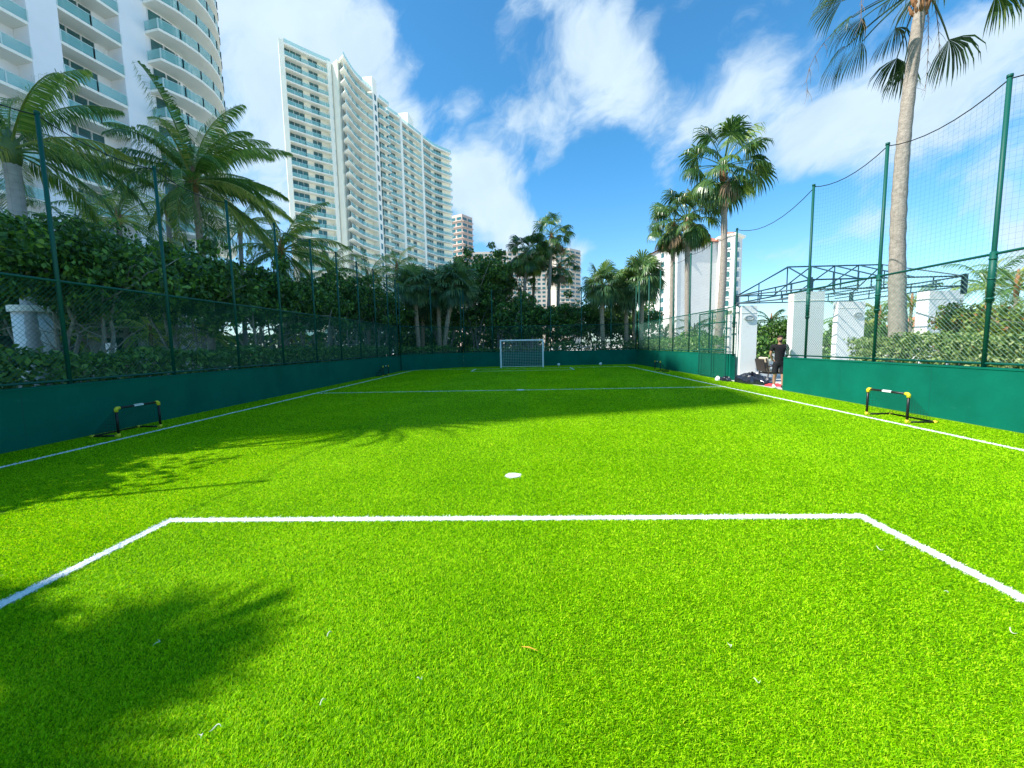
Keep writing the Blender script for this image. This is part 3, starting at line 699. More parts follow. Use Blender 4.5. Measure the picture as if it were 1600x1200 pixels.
# ------------------------------------------------------------------ the man
def person(x, y, yaw):
    t = thing('person', 'man in black t-shirt and black shorts standing in the gateway with hands behind his back', 'person', (x, y, 0), rotz=0)
    skin = mat('tan skin', (.42, .23, .15), .5); hairm = mat('dark brown hair', (.02, .013, .009), .8)
    cloth = mat('black cotton', (.010, .010, .012), .95, var=.3, vscale=20, bump=.4, bscale=25); shoe = mat('white red shoe', (.7, .68, .66), .6)
    c, s = math.cos(yaw), math.sin(yaw)
    def T(p): return (p[0]*c-p[1]*s, p[0]*s+p[1]*c, p[2])        # figure faces -Y at yaw 0, +X is his left
    def skinmesh(name, verts, edges, m, root=0, sub=2):
        me = bpy.data.meshes.new(name); me.from_pydata([T(v[:3]) for v in verts], edges, []); me.materials.append(m)
        o = bpy.data.objects.new(name, me); SC.collection.objects.link(o); o.parent = t
        md = o.modifiers.new('skin', 'SKIN')
        for i, v in enumerate(verts):
            r = v[3]; sv = me.skin_vertices[0].data[i]; sv.radius = (r, v[4]) if len(v) > 4 else (r, r); sv.use_root = (i == root)
        md.use_smooth_shade = True; o.modifiers.new('sub', 'SUBSURF').levels = sub; o.modifiers['sub'].render_levels = sub
        return o
    V = [(0, 0, .93, .13, .11), (0, 0, 1.15, .125, .10), (0, 0, 1.36, .145, .10), (0, 0, 1.475, .06), (0, -.015, 1.53, .052), (0, -.02, 1.60, .068, .08), (0, -.02, 1.68, .076, .088), (0, -.015, 1.745, .055, .06)]
    Ed = [(0, 1), (1, 2), (2, 3), (3, 4), (4, 5), (5, 6), (6, 7)]
    def chain(st, pts):
        p = st
        for q in pts: V.append(q); Ed.append((p, len(V)-1)); p = len(V)-1
        return p
    for sg, fwd in ((-1, .05), (1, -.06)):
        k = chain(0, [(sg*.10, 0, .84, .085), (sg*.105, -.02+fwd*.3, .50, .06), (sg*.11, .01+fwd, .32, .056), (sg*.11, .02+fwd, .10, .036), (sg*.115, -.03+fwd, .045, .038), (sg*.125, -.14+fwd, .035, .032)])
        k = chain(2, [(sg*.20, .01, 1.40, .062), (sg*.25, .05, 1.14, .044), (sg*.17, .13, .94, .032), (sg*.09, .17, .90, .034, .022)])
        # hand: four fingers and a thumb clasped behind
        for f in range(4):
            chain(k, [(sg*.045, .18+.004*f, .925-.02*f, .0095), (sg*.01, .185, .92-.02*f, .009), (-sg*.02, .175, .91-.02*f, .0075)])
        chain(k, [(sg*.075, .165, .945, .012), (sg*.045, .16, .96, .009)])
    skinmesh('body', V, Ed, skin)
    # face
    m = MB()
    def blob(m, cx, cy, cz, rx, ry, rz, mi=0, n=12, k=8):
        P = []
        for i in range(k+1):
            a = math.pi*i/k
            for j in range(n): P.append(T((cx+rx*math.sin(a)*math.cos(2*math.pi*j/n), cy+ry*math.sin(a)*math.sin(2*math.pi*j/n), cz-rz*math.cos(a))))
        P = np.array(P)+np.array((x, y, 0))
        m.add(P, [(i*n+j, i*n+(j+1) % n, (i+1)*n+(j+1) % n, (i+1)*n+j) for i in range(k) for j in range(n)], mi)
    blob(m, 0, -.108, 1.645, .014, .022, .024); blob(m, -.078, -.01, 1.65, .012, .02, .032); blob(m, .078, -.01, 1.65, .012, .02, .032)
    blob(m, -.03, -.093, 1.668, .012, .008, .006, 1); blob(m, .03, -.093, 1.668, .012, .008, .006, 1); blob(m, 0, -.096, 1.612, .024, .008, .006, 2)
    m.build('face', [skin, hairm, mat('lips', (.3, .12, .1), .5)], t, True)
    m = MB(); blob(m, 0, .004, 1.715, .084, .098, .062); blob(m, 0, .035, 1.67, .08, .07, .07); m.build('hair', hairm, t, True)
    m = MB(); blob(m, 0, -.065, 1.583, .058, .042, .036); m.build('beard', hairm, t, True)
    # shirt and shorts
    S = [(0, 0, .80, .16, .135), (0, 0, .90, .168, .138), (0, -.01, 1.08, .165, .135), (0, 0, 1.25, .165, .125), (0, 0, 1.38, .16, .115), (0, 0, 1.465, .078, .07)]
    SE = [(0, 1), (1, 2), (2, 3), (3, 4), (4, 5)]
    for sg in (-1, 1): S += [(sg*.19, .01, 1.41, .085), (sg*.235, .035, 1.24, .075)]; SE += [(4, len(S)-2), (len(S)-2, len(S)-1)]
    skinmesh('shirt', S, SE, cloth)
    S = [(0, 0, 1.0, .15, .125), (0, 0, .88, .16, .13)]; SE = [(0, 1)]
    for sg, fwd in ((-1, .05), (1, -.06)): S += [(sg*.095, 0, .78, .11), (sg*.11, -.01+fwd*.3, .52, .105), (sg*.11, -.01+fwd*.3, .49, .10)]; n_ = len(S); SE += [(1, n_-3), (n_-3, n_-2), (n_-2, n_-1)]
    skinmesh('shorts', S, SE, mat('black sports fabric', (.008, .009, .014), .8))
    for sg, fwd in ((-1, .05), (1, -.06)):
        m = MB(); blob(m, sg*.12, -.06+fwd, .045, .052, .14, .05); blob(m, sg*.115, .02+fwd, .07, .05, .06, .06)
        m.build('shoe', shoe if sg < 0 else M_black, t, True)
person(8.53, 14.0, -.3)

# ------------------------------------------------------------------ vegetation builders
def leaf_quads(m, C, size, r, nm=4, up=.35, outward=None, probs=None, long=1.5):
    """folded-looking leaf cards of real leaf size around points C (n,3)"""
    n = len(C)
    a = r.normal(0, 1, (n, 3)); a[:, 2] = a[:, 2]*.6
    nrm = r.normal(0, .7, (n, 3)) + np.array((0, 0, up))
    if outward is not None: nrm += outward*.9
    nrm /= np.linalg.norm(nrm, axis=1)[:, None]
    t = np.cross(a, nrm); t /= np.linalg.norm(t, axis=1)[:, None]+1e-9; b = np.cross(nrm, t)
    s = size*r.uniform(.65, 1.3, n)[:, None]
    V = np.stack([C-t*s*long*.5, C+b*s*.42+nrm*s*.12-t*s*.05, C+t*s*long*.5, C-b*s*.42+nrm*s*.12-t*s*.05], 1).reshape(-1, 3)
    i = np.arange(n)[:, None]*4
    mi = r.choice(nm, n, p=probs)
    m.add(V, i+np.array([[0, 1, 2]]), mi); m.F.append((i+np.array([[0, 2, 3]])+m.n-len(V), mi.astype(np.int32)))
def cloud(r, center, rad, nclump, nleaf, crad, shell=.75):
    """points in clumps spread over an uneven ellipsoid"""
    d = r.normal(0, 1, (nclump, 3)); d /= np.linalg.norm(d, axis=1)[:, None]
    q = shell+(1-shell)*r.uniform(-1.6, 1, nclump)
    bump = 1+.16*np.sin(d[:, 0]*5+1.3*center[1])+.14*np.sin(d[:, 1]*6+center[0])+.1*r.normal(0, 1, nclump)
    cc = np.array(center)+d*np.array(rad)*(q*bump)[:, None]
    k = nleaf//nclump
    p = r.normal(0, 1, (nclump, k, 3)); p /= np.linalg.norm(p, axis=2)[:, :, None]
    p *= (r.uniform(.25, 1, (nclump, k))**.6)[:, :, None]*crad*r.uniform(.6, 1.35, nclump)[:, None, None]
    p[:, :, 2] *= .7
    P = (cc[:, None, :]+p).reshape(-1, 3)
    out = (p/(np.linalg.norm(p, axis=2)[:, :, None]+1e-6)).reshape(-1, 3)
    return P, out
def crooked(r, a, b, n, w):
    t = np.linspace(0, 1, n)[:, None]; P = np.array(a)*(1-t)+np.array(b)*t
    off = np.cumsum(r.normal(0, w, (n, 3)), 0); off -= off[0]; off *= np.sin(np.pi*t*.9)
    return P+off
def leafy_tree(x, y, cz, rx, ry, rz, label, seed, nleaf=9000, size=.11, mats=None, trunks=4, zsoil=0, name='leafy_tree', group=None, spread=.8, crad=.55, limb_r=.09, parts=None, probs=(.34, .33, .23, .10)):
    r = np.random.default_rng(seed)
    t = thing(name, label, 'tree', (x, y, zsoil), group)
    m = MB()
    for k in range(trunks):
        a = 6.28*k/trunks+r.uniform(-.4, .4)
        b0 = (x+.18*math.cos(a), y+.18*math.sin(a), zsoil)
        e = (x+rx*.62*spread*math.cos(a), y+ry*.62*spread*math.sin(a), cz+rz*.05)
        P = crooked(r, b0, e, 9, .09)
        m.tube(P, np.linspace(limb_r, limb_r*.35, 9)*r.uniform(.8, 1.2), 7)
        for q in range(4):
            i = r.integers(3, 8); e2 = P[i]+np.array((r.normal(0, rx*.4), r.normal(0, ry*.4), abs(r.normal(rz*.5, rz*.3))))
            m.tube(crooked(r, P[i], e2, 6, .06), np.linspace(limb_r*.45, limb_r*.14, 6), 6)
            i = 2+q; e3 = P[i]+np.array((r.normal(0, .5), r.normal(0, .5), r.uniform(.3, 1.0)))
            m.tube(crooked(r, P[i], e3, 5, .05), np.linspace(limb_r*.28, limb_r*.08, 5), 5)
    m.build('trunk', M_limb, t, True)
    m = MB()
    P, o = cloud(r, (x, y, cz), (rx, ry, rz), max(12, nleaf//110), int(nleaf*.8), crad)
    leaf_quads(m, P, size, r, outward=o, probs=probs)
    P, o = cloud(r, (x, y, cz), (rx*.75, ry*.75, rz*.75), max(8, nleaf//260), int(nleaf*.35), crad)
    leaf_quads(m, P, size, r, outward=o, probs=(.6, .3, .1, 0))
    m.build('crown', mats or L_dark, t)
    return t
def hedge(A, B, w, z0, h, label, mats, seed, dens=900, size=.07, probs=(.3, .35, .25, .1), name='hedge'):
    """clipped hedge from A to B, w deep to the left of A->B"""
    r = np.random.default_rng(seed); A = np.array(A, float); B = np.array(B, float); Lg = np.hypot(*(B-A)); d = (B-A)/Lg; n = np.array((-d[1], d[0]))
    t = thing(name, label, 'hedge', (A[0], A[1], z0))
    k = int(dens*Lg*(2*h+w)); s = r.uniform(0, Lg, k); f = r.uniform(0, 2*h+w, k)
    hh = h*(1+.05*np.sin(s*1.9+seed)+.04*np.sin(s*4.7))
    inn = np.abs(r.normal(0, .07, k))
    off = np.where(f < h, inn, np.where(f < h+w, f-h, w-inn)); z = np.where(f < h, f, np.where(f < h+w, hh-inn*1.2, f-h-w))
    bul = .07*np.sin(s*3.1+z*4)+.05*np.sin(s*7.7-z*3)
    off = off+np.where(f < h, -bul, 0)+r.normal(0, .03, k)
    P = np.stack([A[0]+d[0]*s+n[0]*off, A[1]+d[1]*s+n[1]*off, z0+np.minimum(z, hh)+r.normal(0, .035, k)], 1)
    outw = np.where((f < h)[:, None], np.array([[-n[0], -n[1], .2]]), np.where((f < h+w)[:, None], np.array([[0, 0, 1.]]), np.array([[n[0], n[1], .2]])))
    m = MB(); leaf_quads(m, P, size, r, outward=outw, probs=probs); m.build('foliage', mats, t)
    m = MB()
    for s_ in np.arange(.2, Lg, .45):
        p = A+d*s_+n*w*.5
        m.tube(crooked(r, (p[0], p[1], z0), (p[0]+r.normal(0, .12), p[1]+r.normal(0, .12), z0+h*.85), 5, .03), np.linspace(.02, .006, 5), 5)
    m.build('stems', M_limb, t)
    return t
def curve_up(base, azim, elev, length, droop, n):
    """rachis curve: starts at elevation elev and bends down"""
    P = [np.array(base, float)]; e = elev; ds = length/(n-1)
    for i in range(n-1):
        P.append(P[-1]+ds*np.array((math.cos(e)*math.cos(azim), math.cos(e)*math.sin(azim), math.sin(e))))
        e -= droop/(n-1)*(.5+1.0*i/(n-1))
    return np.array(P)
def pinnate(m, base, azim, elev, length, droop, r, nl=42, ll=.75, hang=.55, wind=(.0, .0), mi=1, wid=.035):
    P = curve_up(base, azim, elev, length, droop, 14)
    w = np.linspace(0, 1, 14)[:, None]**2; P = P+w*np.array((wind[0], wind[1], 0))*length
    m.tube(P, np.linspace(.035, .006, 14), 5, mi=min(3, mi+1), caps=False)
    t = np.linspace(.14, .995, nl); idx = t*13; i0 = np.minimum(idx.astype(int), 12); f = (idx-i0)[:, None]
    C = P[i0]*(1-f)+P[i0+1]*f; T = P[i0+1]-P[i0]; T /= np.linalg.norm(T, axis=1)[:, None]
    side = np.cross(T, np.array((0, 0, 1.))); side /= np.linalg.norm(side, axis=1)[:, None]+1e-9
    L_ = ll*np.sin(np.pi*np.clip(t*.83+.14, 0, 1))**.6*r.uniform(.85, 1.12, nl)
    for sg in (-1, 1):
        hg = np.clip(hang+r.normal(0, .16, nl), 0, 1.3)[:, None]
        d1 = side*sg*(1-.45*hg)+T*.55+np.array((0, 0, -1))*hg*.55+np.array((wind[0], wind[1], 0))*.5; d1 /= np.linalg.norm(d1, axis=1)[:, None]
        d2 = side*sg*.35*(1-.5*hg)+T*.35+np.array((0, 0, -1))*(.25+hg*1.1)+np.array((wind[0], wind[1], 0))*.9; d2 /= np.linalg.norm(d2, axis=1)[:, None]
        wv = np.cross(d1, side*sg+T*.3); wv /= np.linalg.norm(wv, axis=1)[:, None]+1e-9; wv = (T*.6+wv*.4)*wid*.5
        a = C; b = C+d1*(L_*.5)[:, None]; c = b+d2*(L_*.5)[:, None]
        V = np.stack([a-wv*.5, a+wv*.5, b+wv, b-wv, c], 1).reshape(-1, 3)
        q = np.arange(nl)[:, None]*5; mm = np.clip(mi+r.choice([-1, 0, 0, 1], nl), 0, 3)
        m.add(V, q+np.array([[0, 1, 2, 3]]), mm); m.F.append((q+np.array([[3, 2, 4]])+m.n-len(V), mm.astype(np.int32)))
def fan(m, base, azim, elev, pet, R, r, nseg=26, spread=4.2, hang=.5, mi=1, wind=(0, 0), droop=.5, free=.45):
    """costapalmate leaf: petiole then a pleated fan whose free segment tips hang"""
    P = curve_up(base, azim, elev, pet, droop*.5, 6)
    m.tube(P, np.linspace(.022, .012, 6)*(R+.2), 5, mi=min(3, mi+1), caps=False)
    T = P[-1]-P[-2]; T /= np.linalg.norm(T)
    sd = np.cross(T, (0, 0, 1.)); sd /= np.linalg.norm(sd)+1e-9; up = np.cross(sd, T)
    bl = r.normal(0, .35)                      # blade tilt about the petiole
    sd2 = sd*math.cos(bl)+up*math.sin(bl)
    a = np.linspace(-spread/2, spread/2, nseg)+r.normal(0, .02, nseg)
    D = np.cos(a)[:, None]*T+np.sin(a)[:, None]*sd2
    nrm = np.cross(sd2, T)
    cup = .22
    D = D+nrm*(np.abs(np.sin(a))*cup)[:, None]*(-1)
    D /= np.linalg.norm(D, axis=1)[:, None]
    Ls = R*(.72+.28*np.cos(a*.7))*r.uniform(.9, 1.1, nseg)
    base_p = P[-1]
    Wd = np.cross(D, nrm); Wd /= np.linalg.norm(Wd, axis=1)[:, None]+1e-9
    dth = spread/nseg
    g_ = np.array((wind[0], wind[1], 0))
    h1 = np.array((0, 0, -1.))*hang*.25; h2 = np.array((0, 0, -1.))*hang*.9; h3 = np.array((0, 0, -1.))*(hang*1.9)
    p1 = base_p+D*(Ls*(1-free))[:, None]*.55
    d2 = D+h1+g_*.3; d2 /= np.linalg.norm(d2, axis=1)[:, None]; p2 = p1+d2*(Ls*(1-free))[:, None]*.45
    rn = np.array((0, 0, -1.))*np.abs(r.normal(0, .25, (nseg, 1)))
    d3 = D+h2+g_*.8+rn; d3 /= np.linalg.norm(d3, axis=1)[:, None]; p3 = p2+d3*(Ls*free)[:, None]*.55
    d4 = D*.6+h3+g_*1.2+rn*2; d4 /= np.linalg.norm(d4, axis=1)[:, None]; p4 = p3+d4*(Ls*free)[:, None]*.5
    w1 = Wd*(Ls*(1-free)*.55*dth*.55)[:, None]; w2 = Wd*(Ls*(1-free)*dth*.5)[:, None]; w3 = w2*.62
    V = np.stack([np.repeat(base_p[None], nseg, 0), p1-w1, p1+w1+nrm*.012, p2-w2, p2+w2+nrm*.02, p3-w3, p3+w3, p4], 1).reshape(-1, 3)
    q = np.arange(nseg)[:, None]*8; mm = np.clip(mi+r.choice([-1, 0, 0, 0, 1], nseg), 0, 3)
    m.add(V, q+np.array([[1, 2, 4, 3]]), mm); o = m.n-len(V)
    m.F.append((q+np.array([[0, 2, 1]])+o, mm.astype(np.int32))); m.F.append((q+np.array([[3, 4, 6, 5]])+o, mm.astype(np.int32))); m.F.append((q+np.array([[5, 6, 7]])+o, mm.astype(np.int32)))
def trunk_path(base, top, bend, n=14):
    t = np.linspace(0, 1, n)[:, None]; P = np.array(base)*(1-t)+np.array(top)*t
    return P+np.sin(np.pi*t)*np.array((bend[0], bend[1], 0))
def palm_trunk(base, top, bend, r0, r1, m_, parent, flare=1.6, rings=True, seed=0):
    r = np.random.default_rng(seed); n = 46
    P = trunk_path(base, top, bend, n); t = np.linspace(0, 1, n)
    rad = r0+(r1-r0)*t+r0*(flare-1)*np.exp(-t*14)
    if rings: rad = rad*(1+.035*((np.arange(n) % 2)*2-1)+r.normal(0, .012, n))
    m = MB(); m.tube(P, rad, 14); return m.build('trunk', m_, parent, True)
def coconut(base, top, label, seed, R=3.6, nf=22, bend=(0, 0), wind=(.22, .02), r0=.15, name='coconut_palm', nl=42, mats=None, tm=None, lowest=-.6, hang=.6, group=None, ll=.8):
    r = np.random.default_rng(seed); t = thing(name, label, 'palm tree', tuple(base), group)
    palm_trunk(base, top, bend, r0, r0*.8, tm or M_bark, t, seed=seed)
    m = MB()
    for k in range(nf):
        q = k/(nf-1); az = k*2.39996+r.uniform(-.25, .25); el = 1.35+(lowest-1.35)*q**.9+r.normal(0, .1)
        b = np.array(top)+np.array((math.cos(az), math.sin(az), 0))*.1+np.array((0, 0, .25*(1-q)))
        pinnate(m, b, az, el, R*r.uniform(.82, 1.08), 1.25+.5*r.random(), r, nl=nl, ll=ll*R/3.6, hang=hang, wind=wind, mi=int(r.choice([0, 1, 1, 2, 3], p=[.25, .25, .22, .2, .08])), wid=.05)
    m.build('crown', mats or L_coco, t)
    m = MB(); top = np.array(top)
    m.tube([top+(0, 0, -.35), top+(0, 0, .0), top+(0, 0, .3), top+(0, 0, .8)], [r0*.85, r0*1.15, r0*1.1, .03], 9); m.build('crown_base', mat('green crown shaft', (.10, .17, .05), .5) if name == 'royal_palm' else M_boot, t, True)
    return t
def fan_palm(base, top, label, seed, R=1.0, pet=1.0, nf=30, bend=(0, 0), wind=(.1, 0), r0=.14, r1=None, name='fan_palm', mats=None, tm=None, lowest=-.9, hang=.6, nseg=24, boots=.6, dead=0, group=None, topel=1.45, spread=4.0, stalks=0, droop=.5, free=.45, flare=1.5):
    r = np.random.default_rng(seed); t = thing(name, label, 'palm tree', tuple(base), group)
    palm_trunk(base, top, bend, r0, r1 or r0*.8, tm or M_barkp, t, seed=seed, flare=flare)
    m = MB(); top = np.array(top)
    for k in range(nf):
        q = k/(nf-1); az = k*2.39996+r.uniform(-.3, .3); el = topel+(lowest-topel)*q**.85+r.normal(0, .08)
        b = top+np.array((math.cos(az), math.sin(az), 0))*.07+np.array((0, 0, .2*(1-q)))
        fan(m, b, az, el, pet*r.uniform(.75, 1.15), R*r.uniform(.8, 1.1), r, nseg=nseg, hang=hang*(.6+.8*q), mi=int(r.choice([0, 1, 1, 2, 3], p=[.2, .3, .25, .2, .05])), wind=wind, spread=spread, droop=droop, free=free)
    m.build('crown', mats or L_fan, t)
    if boots:
        m = MB(); R0 = (r1 or r0*.8)
        P = trunk_path(base, top, bend, 46); n_ = int(boots*60)
        Lt = np.linalg.norm(np.array(top)-np.array(base))
        for k in range(n_):
            s = r.uniform(0, boots); i = max(0, int(45-45*s/Lt)); a = r.uniform(0, 6.28); c = P[min(i, 45)]
            o = np.array((math.cos(a), math.sin(a), 0)); m.tube([c+o*R0*.7, c+o*R0*1.35+(0, 0, .10), c+o*R0*1.9+(0, 0, .28)], [.035, .03, .01], 4)
        m.tube([top+(0, 0, -boots), top+(0, 0, -boots*.4), top+(0, 0, .2)], [R0*1.02, R0*1.35, R0*.9], 10)
        m.build('leaf_bases', M_boot, t, False)
    if dead:
        m = MB()
        for k in range(dead):
            az = r.uniform(0, 6.28); fan(m, top+(0, 0, -.15), az, -.75+r.normal(0, .15), pet*.8, R*.9, r, nseg=16, hang=1.6, mi=0, wind=(0, 0), spread=2.2)
        m.build('dead_fronds', M_dead, t)
    if stalks:
        m = MB()
        for k in range(stalks):
            az = r.uniform(0, 6.28); P = curve_up(top, az, .3, pet*1.9, 2.4, 12); m.tube(P, np.linspace(.014, .005, 12), 5)
            for i in range(5, 12):
                for q in range(3): e = P[i]+np.array((r.normal(0, .12), r.normal(0, .12), -r.uniform(.15, .5))); m.tube([P[i], (P[i]+e)/2+(0.03, 0, 0), e], [.006, .004, .003], 4)
        m.build('seed_stalks', M_dead, t)
    return t

# ------------------------------------------------------------------ left planting
GT = 'dense trees behind the left fence'
trs = [(-11.7, .7, 4.5, 2.4, 2.1, 1.8, 'dense tree left of the camera shading the near pitch edge'),
       (-11.6, 3.3, 4.2, 2.3, 2.0, 1.5, 'dense tree off the near left corner shading the pitch edge'),
       (-11.6, 5.5, 4.4, 2.1, 1.6, 1.6, 'dense tree just outside the left picture edge beside the hedge'),
       (-12.2, 7.2, 3.9, 2.3, 2.0, 1.3, 'nearest dense dark tree at the left edge behind the first two poles'),
       (-12.0, 10.8, 3.9, 2.3, 2.1, 1.4, 'dense tree with lit leaf tips below the royal palm between first and second pole'),
       (-11.8, 14.4, 3.9, 2.3, 2.1, 1.5, 'dense tree with pale crooked limbs behind the third pole'),
       (-11.8, 18.2, 4.0, 2.4, 2.2, 1.5, 'dense dark tree below the windblown coconut palm on the left'),
       (-11.6, 22.2, 4.1, 2.4, 2.3, 1.6, 'dense tree halfway along the left fence with bare forked limbs'),
       (-11.6, 26.4, 4.6, 2.4, 2.4, 2.0, 'dense tree near the far end of the left fence'),
       (-11.4, 31.0, 4.6, 2.5, 2.5, 2.1, 'last dense tree of the left row left of the sabal palms')]
for k, (x, y, cz, rx, ry, rz, lab) in enumerate(trs):
    leafy_tree(x, y, cz, rx, ry, rz, lab, 20+k, nleaf=(16000 if k < 3 else 13000 if k < 6 else 8000), size=.105 if k < 5 else .13, trunks=5, group=GT, crad=.5, limb_r=.062)
for k, (u, v, Y, rx, rz, lab) in enumerate([(40, 415, 16, 3.0, 1.7, 'dark tree mass behind the royal palm trunk'), (230, 415, 22, 3.2, 2.2, 'dark tree mass behind the tall coconut palm trunk'),
        (420, 440, 30, 3.6, 2.3, 'dark tree mass below the left edge of the tall white tower'), (560, 460, 37, 3.6, 2.4, 'dark tree mass below the middle of the tall white tower')]):
    c = atY(u, v, Y); leafy_tree(c[0], Y, c[2]-rz*.6, rx, 2.4, rz, lab, 60+k, nleaf=7000, size=.17, trunks=3, crad=.8, group='dark trees further back on the left')
hedge((-9.35, -1), (-8.85, 26.5), .9, 0, 1.62, 'long leafy green hedge growing against the left fence', L_hedge, 5, dens=260, size=.10, probs=(.32, .36, .24, .08))
c = (-16.0, 13.0)
coconut((c[0], c[1], 0), (-16.0, 13, 7.9), 'royal palm with thick smooth pale trunk at the far left edge', 31, R=3.5, nf=24, r0=.24, name='royal_palm', wind=(.05, 0), tm=M_royal, lowest=-.45, hang=.8, ll=.85, nl=80)
coconut((-13.4, 17.3, 0), tuple(atY(303, 288, 17)), 'tall windblown coconut palm on the left in front of the curved white building', 32, R=3.8, nf=38, wind=(.12, .02), lowest=-.5, nl=95)
coconut((-12.9, 22, 0), tuple(atY(440, 395, 22)), 'coconut palm with drooping fronds at the left edge of the tall white tower', 33, R=3.2, nf=28, wind=(.12, 0), lowest=-.6, nl=64)
for k, (u, v, Y, R, lab) in enumerate([(185, 345, 21, 3.0, 'dark feathery palm left of the tall coconut palm'), (120, 370, 18, 2.6, 'low dark feathery palm right of the royal palm'),
        (262, 330, 24, 3.0, 'yellowish feathery palm close behind the tall coconut palm'), (375, 360, 26, 2.8, 'feathery palm between the tall coconut palm and its right neighbour'),
        (515, 425, 30, 2.6, 'small coconut palm below the recess of the tall tower'), (575, 440, 31, 3.0, 'wide coconut palm left of the sabal palms'), (620, 420, 40, 3.0, 'coconut palm just behind the first sabal palm')]):
    top = atY(u, v, Y); coconut((top[0]-.3, Y, 0), tuple(top), lab, 40+k, R=R, nf=18, wind=(.1, 0), nl=34, group='feathery palms behind the left trees')
for k, (u, v, Y, R, lab) in enumerate([(105, 520, 15.5, 1.0, 'low bright palm fronds under the trees just right of the notice board'), (235, 515, 17, 1.2, 'bright yellow green palm clump under the trees near the second pole'),
        (318, 520, 18, 1.1, 'bright palm clump under the trees between the second and third pole'), (455, 525, 24, 1.2, 'small palm clump under the trees between the third and fifth pole')]):
    top = atY(u, v, Y); coconut((top[0], Y, 0), tuple(top-np.array((0, 0, .2))), lab, 190+k, R=R*1.2, nf=16, wind=(.02, 0), nl=22, r0=.06, hang=.3, lowest=-.3, name='young_palm', group='low palms under the left trees', ll=1.1,
        mats=leafmats('sun toned young frond', [(.14, .24, .04), (.24, .38, .06), (.36, .48, .08), (.45, .5, .1)], .4, .5))  # palms stand in shade; sunlight is put into these brighter frond colours
# palm out of frame whose crown throws the shadow on the near turf
fan_palm((-10.8, -.9, 0), (-10.9, -.95, 7.6), 'fan palm beyond the left fence beside the camera casting the foreground shadow', 35, R=1.0, pet=.95, nf=24, r0=.16, hang=.4, nseg=22)

coconut((-13.4, 5.3, 0), (-13.0, 5.5, 10.2), 'tall feathery palm left of the picture edge shading the middle of the pitch', 36, R=2.3, nf=34, wind=(.1, 0), nl=44)
# ------------------------------------------------------------------ back planting
GD = 'dark trees behind the far fence'
for k, (u, v, Y, rx, ry, rz, lab, n) in enumerate([
        (600, 500, 36, 3.2, 2.5, 2.6, 'dark tree left of the first sabal palm trunk', 6000),
        (690, 470, 38, 3.4, 2.5, 3.4, 'dark tree filling the gap behind the sabal palms', 7000),
        (745, 455, 37, 3.2, 2.6, 4.2, 'tall dark broad tree left of the goal behind the fence', 9000),
        (775, 440, 40, 2.6, 2.2, 3.6, 'tallest dark tree left of the twin fan palms', 8000),
        (815, 500, 35, 2.6, 2.2, 2.2, 'rounded dark tree directly behind the goal', 7000),
        (880, 500, 35.5, 2.8, 2.2, 1.9, 'wide dark tree right of the goal with bare lower limbs', 7000),
        (935, 505, 37, 2.6, 2.2, 1.7, 'dark tree behind the right sabal palm trunk', 6000),
        (985, 505, 38, 2.8, 2.2, 1.6, 'low spreading tree below the right sabal palm crowns', 6000)]):
    c = atY(u, v, Y); leafy_tree(c[0], Y, c[2], rx, ry, rz, lab, 80+k, nleaf=n, size=.17, trunks=4, crad=.7, group=GD, limb_r=.09)
def upt(u, v, Y, ub, vb=None):
    t_ = atY(u, v, Y); b_ = atY(ub, 560, Y); return (b_[0], Y, 0), tuple(t_)
M_sbark = mat('tan sabal bark', (.42, .31, .21), .9, var=.3, vscale=9, bump=.8, bscale=20)
SB = dict(mats=L_sabal, tm=M_sbark, hang=.55, nseg=30, lowest=-1.0, boots=1.3, name='sabal_palm', group='sabal palms with round heads', wind=(.05, 0), spread=4.6, droop=.9, topel=1.5)
for k, (u, v, Y, ub, bx, R, lab) in enumerate([(648, 448, 32.6, 657, (-.05, 0), 1.25, 'sabal palm with orange brown trunk standing left of its two neighbours'),
        (684, 452, 33.6, 688, (0, 0), 1.2, 'sabal palm with thin grey trunk in the middle of the left trio'),
        (712, 446, 32.6, 694, (-.25, 0), 1.35, 'sabal palm with curved trunk leaning right in the left trio'),
        (660, 470, 37, 661, (0, 0), 1.1, 'short sabal palm half hidden behind the left trio'),
        (941, 448, 32.2, 945, (-.1, 0), 1.2, 'sabal palm standing alone right of the goal'),
        (978, 456, 34, 979, (0, 0), 1.15, 'darker sabal palm behind the two right sabal trunks'),
        (1003, 436, 33, 998, (.1, 0), 1.4, 'largest sabal palm with fluffy crown near the far right corner'),
        (990, 446, 35, 992, (0, 0), 1.1, 'sabal palm with slim trunk hidden behind the largest one')]):
    b_, t_ = upt(u, v, Y, ub); fan_palm(b_, t_, lab, 100+k, R=R, pet=.95, nf=44, bend=bx, r0=.17, r1=.16, **SB)
L_fdark = leafmats('dark fan palm frond', [(.015, .045, .014), (.03, .075, .02), (.05, .11, .025), (.14, .19, .04)], .2, .4)
WS = dict(name='washingtonia_palm', hang=.9, lowest=-1.0, nseg=26, droop=.8, free=.5)
for k, (u, v, Y, ub, R, lab, nf) in enumerate([(862, 368, 38, 853, 1.15, 'tallest thin fan palm above the far end right of the goal', 22),
        (822, 398, 38, 815, 1.3, 'fan palm behind the goal left of the tallest one', 30), (836, 400, 41, 829, 1.2, 'fan palm close behind the goal pair', 24),
        (874, 416, 40, 869, 1.2, 'shorter fan palm right of the tallest thin one', 24), (812, 455, 39, 814, 1.1, 'short yellow green fan palm low behind the goal', 20)]):
    b_, t_ = upt(u, v, Y, ub); fan_palm(b_, t_, lab, 120+k, R=R, pet=1.25, nf=nf, r0=.17, r1=.13, boots=.4, dead=3, group='fan palms behind the goal', **WS)
